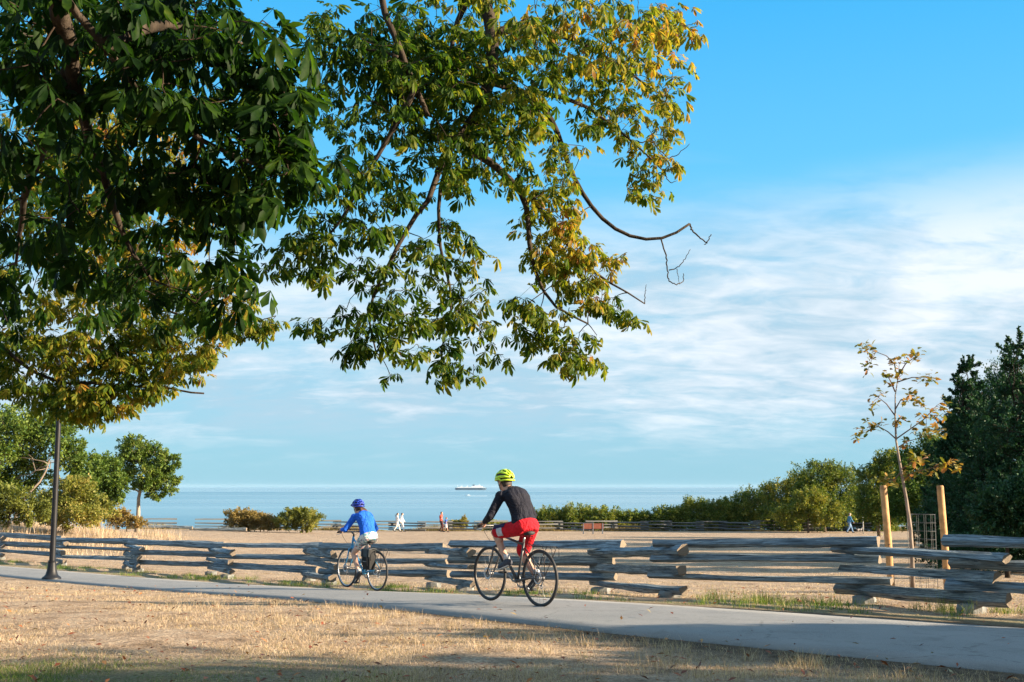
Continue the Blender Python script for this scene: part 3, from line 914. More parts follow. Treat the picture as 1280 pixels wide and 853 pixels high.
HAIRB = simple('brown_hair', (.075, .035, .018), .6, 0, .4, 40, .6)
HAIRD = simple('dark_hair', (.03, .02, .014), .6, 0, .4, 40, .6)
HAIRG = simple('greying_hair', (.16, .13, .11), .6, 0, .4, 40, .6)
def short_hair(m):
    def fn(o, hp_, R, k):
        b = MB(); b.ell(hp_(-.022, 0, .035), (.098 * k, .083 * k, .100 * k), R); b.ell(hp_(-.055, 0, -.02), (.055 * k, .072 * k, .075 * k), R)
        b.build('hair', m, o)
    return fn
def ponytail(m):
    def fn(o, hp_, R, k):
        b = MB(); b.ell(hp_(-.022, 0, .03), (.098 * k, .083 * k, .098 * k), R); b.ell(hp_(-.05, 0, -.03), (.06 * k, .074 * k, .07 * k), R)
        for i in range(7):
            y = (i - 3) * .010
            b.tube([hp_(-.085, y * .4, -.03), hp_(-.150, y, -.035), hp_(-.20, y * 1.7 - .01, -.085), hp_(-.215, y * 2.2 - .02 + .01 * (i % 2), -.15), hp_(-.20, y * 2 - .03, -.20 - .02 * (i % 3))], [.016 * k, .026 * k, .027 * k, .021 * k, .004 * k], 6)
        b.build('hair', m, o)
    return fn

def rider_joints(k, sad, bar_z, ped, crank, lean, sw, head_dx, gripx=.878, gripy=.262):
    J = {}
    J['pelvis'] = np.array([.285, 0, sad + .075 * k])
    T = .53 * k
    J['neck'] = J['pelvis'] + T * np.array([math.sin(lean), 0, math.cos(lean)])
    for s, n in ((1, 'L'), (-1, 'R')):
        J['sh' + n] = J['pelvis'] + .86 * T * np.array([math.sin(lean), 0, math.cos(lean)]) + np.array([.02, sw * s * k, -.005])
        hold = np.array([gripx, gripy * s, bar_z])
        J['hand' + n] = np.array([.72, .05 * s, -.25]); J['hand' + n] /= np.linalg.norm(J['hand' + n])
        J['palm' + n] = np.array([-.3, 0, -1.])
        J['wr' + n] = hold - J['hand' + n] * .07 * k + np.array([0, 0, .030 * k])
        J['el' + n] = ik(J['sh' + n], J['wr' + n], .295 * k, .262 * k, (-.25, .55 * s, -.6))
        J['hip' + n] = J['pelvis'] + np.array([.02, .092 * s * k, -.02 * k])
        p = ped[0 if s == 1 else 1] + np.array([0, .055 * s, .05])
        toe = p + np.array([.045 * k, 0, .012]); dn = -.32 if p[2] < .28 else .05
        J['toe' + n] = toe + np.array([0, 0, dn * .1])
        J['an' + n] = toe + np.array([-.135 * k, 0, .075 * k + (.03 if dn < 0 else 0)])
        J['kn' + n] = ik(J['hip' + n], J['an' + n], .435 * k, .425 * k, (1, .12 * s, .2))
    J['head'] = J['neck'] + np.array([head_dx, 0, .118 * k]); J['face'] = np.array([1, 0, -.10]); J['curl'] = 1.05
    return J

SHORTS_RED = cloth('red_shorts_cloth', (.52, .012, .022), .15)
def build_man():
    A = np.array([.345, 15.0]); B_ = np.array([-.30, 15.85])      # rear and front wheel contacts
    hd = math.atan2(*(B_ - A)[::-1])
    loc = (A[0], A[1], float(gz(*((A + B_) / 2))) + .042)
    fr = simple('graphite_frame', (.075, .075, .08), .35, .4, .2, 30)
    crank = rad(38)
    b, ped, BC = bicycle(loc, hd, 'black hybrid bicycle with empty rear rack under the rider in red shorts', fr, BLKPAINT, crank, .90, .965)
    J = rider_joints(1.0, .90, .965, ped, crank, rad(35), .185, .145)
    top = cloth('charcoal_jersey', (.013, .0135, .022), .10, .8)
    shoe = simple('navy_shoe', (.03, .034, .05), .7)
    o, hp_, R, po = person(loc, hd, 'cyclist in lime helmet, charcoal long sleeved top and red shorts', J, 1.0, SKIN, .0085, short_hair(HAIRD), ('jersey', top, 'long'), ('shorts', SHORTS_RED, 'shorts'), shoe, {'hem': -.06})
    lime = simple('lime_helmet', (.50, .72, .03), .35, 0, .15, 20)
    helmet(o, hp_, R, 1.0, lime)
    # pale and navy side panel of the shorts leg
    st = cloth('pale_panel_cloth', (.55, .56, .60)); nv = cloth('navy_panel_cloth', (.03, .03, .09))
    hp, kn = J['hipL'], J['knL']; d = (kn - hp) / np.linalg.norm(kn - hp); w = np.cross(d, (0, 1, 0)); w /= np.linalg.norm(w)
    for nm, mt, t0, t1, sh in (('side_panel', st, .48, .70, 0), ('side_panel', nv, .38, .85, 1)):
        m = MB(); rings = []
        a0, a1 = ((-.75, .35) if sh == 0 else (.35, .95))
        for t in np.linspace(t0, t1, 6):
            c = hp + (kn - hp) * t; r = .108 + (.092 - .108) * t / .92 + .004
            ring = [c + r * (math.cos(a) * np.array([0, 1, 0]) + math.sin(a) * w) for a in np.linspace(a0, a1, 7)]
            ring += [c + (r - .012) * (math.cos(a) * np.array([0, 1, 0]) + math.sin(a) * w) for a in np.linspace(a1, a0, 7)]
            rings.append(ring)
        m.rings(rings).build(nm, mt, po)
    return b
build_man()

def floral():
    t = NT('floral_cotton'); c = t.coord('Object')
    v = t.n('ShaderNodeTexVoronoi'); v.inputs['Scale'].default_value = 36; t.put(v.inputs[0], c)
    r = t.n('ShaderNodeSeparateColor'); t.put(r.inputs[0], v.outputs['Color'])
    a = t.ramp(r.outputs[0], [(.0, (.62, .60, .58)), (.45, (.62, .60, .58)), (.46, (.16, .34, .37)), (.72, (.46, .22, .22)), (.82, (.16, .17, .22)), (.9, (.6, .58, .55))], 'CONSTANT')
    return t.finish(a, .9, 0, None, .2)
def build_woman():
    A = np.array([-2.385, 21.45]); B_ = np.array([-3.05, 22.3])
    hd = math.atan2(*(B_ - A)[::-1])
    loc = (A[0], A[1], float(gz(*((A + B_) / 2))) + .042)
    fr = simple('sky_blue_frame', (.06, .30, .55), .35, .1, .1, 30)
    silver = simple('silver_rim', (.42, .43, .45), .35, .8)
    crank = rad(-80)
    b, ped, BC = bicycle(loc, hd, 'sky blue bicycle with silver rims carrying the black pannier', fr, silver, crank, .86, 1.0, step=True)
    k = .93
    J = rider_joints(k, .86, 1.0, ped, crank, rad(34), .172, .13)
    top = cloth('royal_blue_fleece', (.016, .12, .60), .15)
    shoe = simple('black_sneaker', (.02, .02, .025), .7)
    o, hp_, R, po = person(loc, hd, 'cyclist in royal blue jacket, blue visored helmet and floral shorts', J, k, SKIN2, .0085, ponytail(HAIRB), ('jacket', top, 'long'), ('shorts', floral(), 'short_shorts'), shoe, {'hem': -.10})
    bl = simple('blue_helmet', (.015, .05, .42), .35, 0, .25, 18)
    helmet(o, hp_, R, k, bl, bl)
    # pannier on the near side of the rear wheel
    pn = empty('pannier_bag', (loc[0] + .08 * math.cos(hd) * -1, loc[1] - .08 * math.sin(hd), loc[2]), hd)
    tag(pn, 'black pannier bag hanging on the blue bicycle\'s rear rack', 'bag')
    pm = simple('black_pannier_fabric', (.008, .0085, .010), .7, 0, .3, 20, .3, .3)
    body = MB()
    body.rings([[np.array([.075 + w * sx, .175 + d * sy, z]) for sx, sy in ((-1, -.9), (-.9, -1), (.9, -1), (1, -.9), (1, .8), (.85, 1), (-.85, 1), (-1, .8))] for z, w, d in ((.375, .095, .055), (.39, .11, .066), (.55, .122, .074), (.70, .128, .076), (.725, .12, .07))])
    body.build('bag_body', pm, pn, edge=.6)
    fl = MB(); fl.rings([[np.array([x, y, z]) for x in (-.06, .21)] + [np.array([x, y + oy, z + oz]) for x in (.21, -.06)] for y, z, oy, oz in ((.09, .735, 0, -.012), (.16, .752, 0, -.012), (.255, .735, -.006, -.012), (.262, .60, -.012, 0))])
    fl.build('bag_flap', simple('dark_slate_fabric', (.014, .022, .028), .6), pn, smooth=False)
    s = MB()
    for x in (-.01, .16): s.tube([(x, .262, .72), (x, .27, .60), (x, .258, .45)], .006, 6)
    s.build('bag_strap', BLKPAINT, pn)
    MB().box((.075, .265, .52), (.11, .006, .012)).build('reflective_strip', simple('reflective_grey', (.16, .165, .17), .4), pn)
build_woman()

def walker(px, Y, label, rz, k, hairm, topc, sl, botc, ln, stride, group=None, skin=SKIN2, ph=1):
    p = col_at(px, Y)
    J = {}
    J['pelvis'] = np.array([0, 0, .95 * k]); J['neck'] = np.array([.03, 0, 1.45 * k])
    for s, n in ((1, 'L'), (-1, 'R')):
        q = s * ph
        J['sh' + n] = np.array([.02, .175 * s * k, 1.39 * k]); a = -.38 * q
        J['el' + n] = J['sh' + n] + .29 * k * np.array([math.sin(a), .12 * s, -math.cos(a)])
        J['wr' + n] = J['el' + n] + .25 * k * np.array([math.sin(a + .35), .0, -math.cos(a + .35)])
        J['hand' + n] = np.array([.2, 0, -1.]) / 1.02; J['palm' + n] = np.array([0, -s, 0.])
        J['hip' + n] = np.array([0, .09 * s * k, .92 * k])
        f = stride * q
        J['an' + n] = np.array([f * k, .08 * s * k, (.09 + (.05 if f < 0 else 0)) * k])
        J['kn' + n] = ik(J['hip' + n], J['an' + n], .43 * k, .43 * k, (1, 0, 0))
        J['toe' + n] = J['an' + n] + np.array([.14 * k, 0, -.045 * k - (.03 * k if f < 0 else 0)])
    J['head'] = np.array([.05, 0, 1.60 * k]); J['face'] = np.array([1, 0, -.05]); J['curl'] = .35
    o, *_ = person(p - np.array([0, 0, .0]), rz, label, J, k, skin, .017, hairm, ('top', topc, sl), ('trousers' if ln == 'long' else 'shorts', botc, ln), BLACK, None, 'person', False)
    if group: o['group'] = group
    return o
WHITE = cloth('white_cotton', (.72, .72, .72), .05); CREAM = cloth('cream_cotton', (.68, .64, .58), .06)
REDT = cloth('faded_red_shirt', (.55, .09, .06)); DKT = cloth('dark_trouser', (.08, .03, .03)); BLUEC = cloth('blue_shirt', (.04, .08, .30)); LTS = cloth('pale_shorts', (.42, .40, .42)); JEANB = cloth('pale_denim', (.20, .32, .50)); BLUEJ = cloth('teal_blue_jacket', (.06, .20, .36))
walker(496.5, 108, 'walker in white with dark hair, trailing the other one in white', rad(10), .97, ponytail(HAIRD), WHITE, 'long', CREAM, 'long', .30)
walker(502.3, 108.6, 'walker in white with brown hair, leading the pair in white', rad(10), .97, short_hair(HAIRB), WHITE, 'long', WHITE, 'long', .20, ph=-1)
walker(551.5, 108, 'adult in red shirt and dark trousers beside a child', rad(-20), 1.04, short_hair(HAIRB), REDT, 'short', DKT, 'long', .10, skin=SKIN)
walker(557.5, 107.6, 'child in dark blue shirt and pale shorts beside the red shirt', rad(-20), .76, short_hair(HAIRB), BLUEC, 'short', LTS, 'shorts', .22, skin=SKIN)
walker(1061.5, 104, 'walker in blue jacket and pale jeans heading right with a dog', rad(5), 1.0, short_hair(HAIRG), BLUEJ, 'long', JEANB, 'long', .30)

def build_dog():
    p = col_at(1073.5, 103.8)
    m = simple('grey_fur', (.30, .27, .25), .9, 0, .3, 12)
    b = MB()
    b.loft([(-.20, 0, .30), (-.12, 0, .31), (.05, 0, .30), (.16, 0, .32), (.21, 0, .34)], (0, 1, 0), [.05, .075, .07, .085, .05], [.05, .075, .075, .095, .06], 12)
    b.cap((.18, 0, .36), (.25, 0, .45), .055, .05, 10); b.ell((.28, 0, .48), (.07, .055, .055)); b.cap((.30, 0, .465), (.38, 0, .45), .032, .024, 8)
    for s in (1, -1):
        b.cap((.265, .045 * s, .52), (.245, .055 * s, .47), .018, .012, 8)
        b.cap((.14, .05 * s, .28), (.13 + .03 * s, .05 * s, .13), .035, .02, 8); b.cap((.13 + .03 * s, .05 * s, .13), (.14 + .06 * s, .05 * s, .02), .02, .018, 8)
        b.cap((-.16, .05 * s, .29), (-.12 - .03 * s, .05 * s, .18), .045, .026, 8); b.cap((-.12 - .03 * s, .05 * s, .18), (-.20 - .05 * s, .05 * s, .12), .022, .017, 8); b.cap((-.20 - .05 * s, .05 * s, .12), (-.19 - .05 * s, .05 * s, .02), .017, .018, 8)
    b.tube([(-.21, 0, .33), (-.29, 0, .40), (-.31, 0, .48)], [.02, .015, .008], 8)
    o = link('dog', b.remesh('dog', .014, 3), None, [m]); o.location = p; o.rotation_euler = (0, 0, rad(5))
    tag(o, 'small grey dog walking ahead of the person in blue', 'dog')
build_dog()

# ------------------------------------------------------------------ lamp post
def build_lamp():
    p = G(-10.62, 28.0)
    o = empty('lamp_post', p); tag(o, 'black lamp post on a flared base at the path edge', 'lamp post')
    m = simple('black_enamel', (.009, .0095, .012), .5, 0, .3, 6, 0, .3)
    MB().lathe([(.0, -.05), (.215, -.05), (.215, .045), (.20, .07), (.165, .09), (.135, .13), (.11, .22), (.095, .33), (.088, .40), (.095, .41), (.095, .43), (.07, .44), (0, .44)], seg=24).build('base', m, o, edge=.7)
    MB().lathe([(0, .42), (.068, .42), (.062, 2.2), (.052, 4.4), (0, 4.4)], seg=18).build('pole', m, o, edge=.7)
    MB().lathe([(0, 4.38), (.075, 4.38), (.075, 4.47), (.05, 4.5), (.11, 4.58), (.12, 4.62), (0, 4.62)], seg=18).build('collar', m, o, edge=.7)
    gl = NT('smoked_globe').finish((.05, .05, .05), .3, 0, None, .5)
    MB().lathe([(0, 4.6), (.10, 4.61), (.17, 4.72), (.18, 4.86), (.14, 4.98), (0, 5.0)], seg=20).build('globe', gl, o)
    MB().lathe([(0, 4.98), (.19, 4.97), (.17, 5.02), (.06, 5.09), (.02, 5.16), (0, 5.17)], seg=20).build('cap', m, o, edge=.7)
build_lamp()

# ------------------------------------------------------------------ bench, sign, ship, boat
def build_bench():
    p = col_at(741, 101); o = empty('park_bench', p, rad(2)); tag(o, 'red brown park bench facing the sea before the far fence', 'bench')
    w = simple('red_stained_wood', (.24, .07, .038), .6, 0, .2, 6)
    for x in (-.45, .45):
        MB().box((x, -.18, .66), (.86, .04, .44)).build('backrest', w, o, smooth=False)
    MB().box((0, .05, .43), (1.8, .42, .05)).build('seat', w, o, smooth=False)
    for x in (-.8, 0, .8):
        m = MB(); m.box((x, -.21, .45), (.06, .018, .9)); m.box((x, .05, .38), (.06, .42, .05)); m.box((x, .22, .19), (.06, .05, .38)); m.build('leg', GREYP, o, smooth=False)
build_bench()
def build_sign():
    p = col_at(1078.3, 100); o = empty('sign_post', p, 0); tag(o, 'slim pale post with a small green sign by the trees', 'sign')
    MB().tube([(0, 0, -.1), (0, 0, 2.0)], .045, 8).build('post', simple('pale_post', (.42, .40, .36), .8), o)
    MB().box((0, -.06, 1.95), (.20, .03, .55)).build('sign_panel', simple('green_sign', (.04, .30, .16), .5), o, smooth=False)
build_sign()
def sea_at(px, Y): return np.array([(px - 640) / F * Y * 1.0, Y, SEA_Z])
def build_ship():
    Y = 4900; p = sea_at(588.6, Y * 1.007); o = empty('cargo_ship', p); tag(o, 'long grey and white ship on the horizon', 'ship')
    sc = Y / F
    L = 38.5 * sc
    hullm = simple('ship_hull_blue', (.045, .085, .13), .6); wh = simple('ship_white', (.75, .75, .75), .5)
    h = MB(); rings = []
    for x, w, z0 in ((-.5, .25, .55), (-.485, .7, .1), (-.4, 1, 0), (.40, 1, 0), (.48, .75, .0), (.497, .08, .2), (.52, .02, .7)):
        top = 9.0
        rings.append([(x * L, -w * 11, top), (x * L, -w * 9.5, z0 * top - 1), (x * L, w * 9.5, z0 * top - 1), (x * L, w * 11, top)])
    h.rings(rings).build('hull', hullm, o, smooth=False)
    s = MB()
    for x0, x1, z0, z1, d in ((-.45, .47, 9.0, 11.0, 20), (-.40, .40, 11.0, 12.4, 18)):
        s.box(((x0 + x1) / 2 * L, 0, (z0 + z1) / 2), ((x1 - x0) * L, d, z1 - z0))
    s.build('deckhouse', wh, o, smooth=False)
    s = MB(); s.box((.21 * L, 0, 14.0), (.36 * L, 17, 3.4)); s.box((.23 * L, 0, 17.0), (.20 * L, 15, 2.8)); s.box((-.30 * L, 0, 13.2), (.06 * L, 12, 1.8)); s.box((-.12 * L, 0, 13.0), (.05 * L, 12, 1.4)); s.build('bridge', wh, o, smooth=False)
    s = MB(); s.rings([[(.10 * L + a, b, z) for a, b in ((-4, -3), (4, -3), (4, 3), (-4, 3))] for z in (17, 22.5)]); s.build('funnel', hullm, o, smooth=False)
    s = MB()
    for x in (-.42, -.28, -.1, .28): s.tube([(x * L, 0, 13), (x * L, 0, 20 if x < 0 else 24)], .5, 6)
    s.build('mast', wh, o)
build_ship()
def build_boat():
    Y = 1900; p = sea_at(585.5, Y); o = empty('motor_boat', p); tag(o, 'tiny white motor boat trailing a wake below the ship', 'boat')
    wh = simple('boat_white', (.8, .8, .8), .4)
    h = MB(); h.rings([[(x, -w, 1.5 + b), (x, -w * .7, -.3), (x, w * .7, -.3), (x, w, 1.5 + b)] for x, w, b in ((-5, .05, .3), (-3.7, .9, .1), (-1, 1.4, -.4), (4.5, 1.4, -.4))]).build('hull', wh, o, smooth=False)
    MB().box((.8, 0, 1.55), (3.6, 2.2, 1.1)).box((1.0, 0, 2.3), (2.2, 1.9, .5)).build('cabin', wh, o, smooth=False)
    w = MB(); w.rings([[(x, -d, .12 + SEA_Z * 0), (x, d, .12), (x, d * .6, .3), (x, -d * .6, .3)] for x, d in ((5, 1.0), (12, 1.8), (22, 2.6), (30, .8))])
    wk = w.build('wake', simple('wake_foam', (.7, .74, .76), .9), None, smooth=False); wk.location = p; tag(wk, 'white wake foam behind the motor boat', 'wake', kind='stuff')
build_boat()

# ------------------------------------------------------------------ sapling with stakes and cage
PS = G(6.86, 20.5)
def build_stakes():
    m = simple('peeled_pine_stake', (.43, .235, .095), .8, 0, .35, 7, .5)
    for px, tx, lab in ((1111, 1104, 'round yellow pine stake leaning slightly, left of the sapling'), (1180.5, 1175, 'round yellow pine stake right of the wire cage')):
        b = col_at(px, 20.6); top = at(tx, 607, 20.45); o = empty('tree_stake', b); tag(o, lab, 'stake')
        top = top - b
        MB().tube([(0, 0, -.1), top * .5 + np.array([.008, 0, 0]), top - (0, 0, .02), top], [.062, .060, .058, .046], 14).build('post', m, o, edge=.8)
        MB().tube([top * .45 + np.array([.0, -.07, 0]), top * .45 + np.array([.068, 0, .01]), top * .45 + np.array([0, .07, 0]), top * .45 + np.array([-.068, 0, -.01])], .008, 6, closed=True).build('tie', BLACK, o)
build_stakes()
def build_cage():
    c = col_at(1151, 20.9); o = empty('wire_tree_cage', c); tag(o, 'round wire mesh cage standing round the sapling base', 'tree guard')
    m = simple('galvanised_wire', (.09, .095, .095), .6, .3)
    R, H = .235, 1.33
    b = MB()
    for k in range(12): a = 2 * PI * k / 12; b.tube([(R * math.cos(a), R * math.sin(a), 0), (R * math.cos(a), R * math.sin(a), H)], .0028, 5)
    for z in np.linspace(.05, H, 10): b.torus((0, 0, z), R, .0028, 'z', 28, 5)
    b.build('wire_mesh', m, o)
build_cage()
# ------------------------------------------------------------------ leaves and trees
def rand_unit(n, r=rng):
    v = r.normal(size=(n, 3)); return v / np.linalg.norm(v, axis=1, keepdims=True)

def leaf_quads(P, D, L, Wd, r=rng, updir=.5):
    """pointed leaves at P growing along D: one folded quad each"""
    n = len(P)
    up = rand_unit(n, r) + np.array([0, 0, updir * 1.6])
    sd_ = np.cross(D, up); sd_ /= np.linalg.norm(sd_, axis=1, keepdims=True) + 1e-9
    nn = np.cross(sd_, D)
    L = np.asarray(L).reshape(-1, 1); Wd = np.asarray(Wd).reshape(-1, 1)
    a = P; c = P + D * L - nn * L * .12
    m = P + D * L * .5
    b = m + sd_ * Wd * .5 + nn * Wd * .18; d = m - sd_ * Wd * .5 + nn * Wd * .18
    V = np.stack([a, b, c, d], 1).reshape(-1, 3)
    return V, np.arange(4 * n).reshape(n, 4)

def sprays(lobes, nspray, nleaf, leaf, r, upbias=.25, tight=.16, inner=.30, tint=0.0, droop=0.0):
    """leafy sprays reaching from inside each lobe out to its surface, so the outline breaks up and gaps show"""
    w = np.array([(l[3] * l[4] * l[5]) ** (2 / 3) for l in lobes]); w = w / w.sum()
    Ps, Ds, Ls, Ts, tips = [], [], [], [], []
    for l, ww in zip(lobes, w):
        n = max(3, int(round(nspray * ww)))
        c = np.array(l[:3]); R = np.array(l[3:6])
        lt = l[6] if len(l) > 6 else 0
        u = rand_unit(n, r); u[:, 2] += upbias * r.random(n); u /= np.linalg.norm(u, axis=1, keepdims=True)
        rr = r.uniform(.70, 1.10, n) * (1 + .10 * np.sin(5 * np.arctan2(u[:, 1], u[:, 0]) + c[0] * 3) + .08 * np.sin(4 * u[:, 2] + c[1]))
        tip = c + u * R * rr[:, None]; root = c + u * R * inner + np.array([0, 0, -.12]) * R
        tint_s = r.normal(0, .07, n) + lt
        t = r.random((n, nleaf)) ** .62
        P = root[:, None] + (tip - root)[:, None] * t[..., None]
        P = P + r.normal(size=P.shape) * (tight * R.mean() * (1.15 - t * .85))[..., None]
        P[..., 2] -= droop * (t ** 2) * R.mean()
        D = (tip - root)[:, None] / (np.linalg.norm(tip - root, axis=1)[:, None, None] + 1e-9) + .75 * r.normal(size=P.shape)
        D /= np.linalg.norm(D, axis=2, keepdims=True)
        Ps.append(P.reshape(-1, 3)); Ds.append(D.reshape(-1, 3))
        Ts.append(np.repeat(tint_s[:, None], nleaf, 1).ravel() + tint)
        tips.append(np.c_[root, tip])
    P = np.concatenate(Ps); D = np.concatenate(Ds); T = np.concatenate(Ts)
    L = leaf * r.uniform(.6, 1.35, len(P))
    return P, D, L, T, np.concatenate(tips)

def limb_pts(p, q, r, n=5, wob=.08):
    p = np.asarray(p, float); q = np.asarray(q, float); L = np.linalg.norm(q - p)
    out = [p + (q - p) * i / n + (r.normal(size=3) * wob * L * (0 < i < n)) for i in range(n + 1)]
    return out

def tree(name, label, base, lobes, mat, bark, nspray, nleaf, leaf, trunk_r=.15, trunk_top=None, group=None, seed=1, cat='tree', twigs=True, trunk_path=None, **kw):
    r = np.random.default_rng(seed)
    o = empty(name, base); tag(o, label, cat, group)
    P, D, L, T, tips = sprays(lobes, nspray, nleaf, leaf, r, **kw)
    V, Fq = leaf_quads(P, D, L, L * .58, r)
    cz = np.mean([l[2] for l in lobes]); 
    m = MB()
    if trunk_path is None:
        h = trunk_top or cz
        trunk_path = [(0, 0, -.2), (r.normal(0, .05), r.normal(0, .05), h * .4), (r.normal(0, .12), r.normal(0, .12), h)]
    nP = len(trunk_path)
    m.tube(trunk_path, [trunk_r * (1.25 if i == 0 else 1 - .55 * i / (nP - 1)) for i in range(nP)], 10)
    top = np.array(trunk_path[-1]); mid = np.array(trunk_path[max(nP - 2, 1)])
    for l in lobes:
        c = np.array(l[:3]); s = mid + (top - mid) * r.random() * .8
        lp = limb_pts(s, c, r, 7, .05); m.tube(lp, np.linspace(trunk_r * .38, trunk_r * .06, len(lp)), 7)
    m.build('stem' if cat in ('bush', 'shrub', 'hedge bush') else 'trunk', bark, o)
    cr = raw('foliage' if cat in ('bush', 'shrub', 'hedge bush') else 'crown', V, Fq, mat, o, {'tint': np.repeat(T, 4)})
    if twigs:
        b = MB()
        for tp in tips[::2]:
            b.tube([tp[:3], (tp[:3] + tp[3:]) / 2 + r.normal(size=3) * .05, tp[3:] * .96 + tp[:3] * .04], [trunk_r * .10, trunk_r * .07, trunk_r * .03], 4, caps=False)
        b.build('twigs', bark, o)
    return o

def bark_mat(name, c0, c1):
    t = NT(name); n = t.noise(t.coord('Object', (6, 6, 1.6)), 2.2, 6, .65)
    return t.finish(t.ramp(n, [(.3, c0), (.7, c1)]), .92, 0, t.bump(n, .8, .03), .15)
BARK = bark_mat('grey_brown_bark', (.055, .042, .032), (.19, .15, .115))
PALEB = bark_mat('pale_bark', (.16, .13, .095), (.38, .32, .25))
MIDB = bark_mat('weathered_bark', (.10, .08, .06), (.25, .20, .155))
DARKB = bark_mat('dark_bark', (.02, .016, .012), (.06, .045, .033))

LM_MID = leaf_mat('mid_green_leaves', [(.0, (.030, .065, .012)), (.35, (.085, .15, .026)), (.65, (.19, .24, .045)), (1, (.33, .29, .07))])
LM_OLIVE = leaf_mat('olive_leaves', [(.0, (.075, .095, .02)), (.4, (.20, .22, .045)), (.7, (.34, .26, .075)), (1, (.42, .22, .08))])
LM_HEDGE = leaf_mat('hedge_leaves', [(.0, (.025, .055, .010)), (.35, (.08, .13, .022)), (.6, (.24, .25, .04)), (.85, (.42, .32, .06)), (1, (.38, .19, .06))])
LM_BROWN = leaf_mat('browned_shrub_leaves', [(.0, (.07, .06, .02)), (.4, (.20, .15, .05)), (.7, (.30, .22, .075)), (1, (.34, .19, .08))])
LM_DARK = leaf_mat('dark_conifer_needles', [(.0, (.010, .034, .015)), (.4, (.022, .075, .028)), (.7, (.05, .13, .04)), (1, (.11, .19, .05))], transl=.18, spread=.3, patch=.45)

def pxm(px, Y): return float((px - 640) / F * Y)
def lobes_px(items, base, Y):
    """(px, py, half width px, half height px, depth offset m) -> lobes in the plant's own frame"""
    out = []
    for it in items:
        px, py, w, h, dy = it[:5]
        p = at(px, py, Y + dy); s = Y / F
        out.append((p[0] - base[0], p[1] - base[1], p[2] - base[2], w * s, (w + h) / 2 * s * .9, h * s) + tuple(it[5:6]))
    return out

# trees and shrubs left of the field
def left_side():
    Y = 66; b = col_at(38, Y)
    tree('broadleaf_tree', 'large green broadleaf tree with crooked pale limbs, left of the lamp post', b,
         lobes_px([(10, 548, 50, 42, 0), (60, 545, 42, 34, 1), (-40, 560, 50, 60, 0), (90, 570, 24, 26, 1), (30, 590, 40, 28, 2), (-10, 610, 40, 30, 1), (95, 590, 18, 30, 2)], b, Y), LM_MID, MIDB, 560, 66, .17,
         .085, trunk_path=[(-.5, -1, -.3), (-.35, -1.1, .5), (-.05, -1.2, 1.0), (.1, -1.15, 1.35), (.45, -1.1, 1.85), (.75, -.8, 2.3), (.9, -.4, 2.9), (.95, 0, 3.6)], seed=3, tint=.42)
    Y = 72; b = col_at(124, Y)
    tree('broadleaf_tree', 'smaller dark green tree between the lamp post and the pale trunked tree', b,
         lobes_px([(112, 590, 22, 24, 0), (134, 585, 20, 22, 1), (124, 615, 30, 26, 0), (108, 622, 20, 26, -1), (150, 612, 14, 22, 0)], b, Y), LM_MID, BARK, 240, 64, .16, .12, seed=4, tint=.33)
    Y = 80; b = col_at(172, Y)
    tree('broadleaf_tree', 'lone green tree on a slim pale trunk at the shore, right of the thicket', b,
         lobes_px([(168, 562, 23, 20, 0), (192, 572, 22, 20, .5), (212, 578, 15, 12, 0), (156, 585, 18, 18, .5), (182, 596, 24, 16, -.5), (208, 600, 16, 20, .2), (195, 616, 14, 10, 0), (146, 602, 9, 14, 0)], b, Y), LM_MID, PALEB, 300, 62, .165,
         .17, trunk_path=[(0, 0, -.3), (.05, 0, 1.2), (.0, .1, 2.4), (.3, 0, 3.8)], seed=5, tint=.42)
    Y = 58; b = col_at(82, Y)
    tree('shrub', 'olive and orange tinged shrub just right of the lamp post', b,
         lobes_px([(88, 620, 32, 26, 0), (110, 632, 26, 22, .5), (66, 634, 30, 22, 0), (128, 640, 22, 16, 0), (92, 645, 46, 14, -1)], b, Y), LM_OLIVE, BARK, 330, 64, .12, .07, seed=6, cat='shrub', tint=.42)
    Y = 55; b = col_at(10, Y)
    tree('shrub', 'leafy light green shrub in the lower thicket, left of the lamp post', b,
         lobes_px([(8, 628, 34, 26, 0), (40, 640, 26, 20, .3), (-30, 630, 30, 30, 0)], b, Y), LM_OLIVE, BARK, 260, 64, .12, .06, seed=7, cat='shrub', tint=.22)
    Y = 74; b = col_at(160, Y)
    tree('shrub', 'small ochre shrub at the foot of the pale trunked tree', b,
         lobes_px([(150, 648, 20, 12, 0), (170, 654, 14, 8, 0)], b, Y), LM_BROWN, BARK, 90, 50, .12, .04, seed=8, cat='shrub', tint=.62)
left_side()

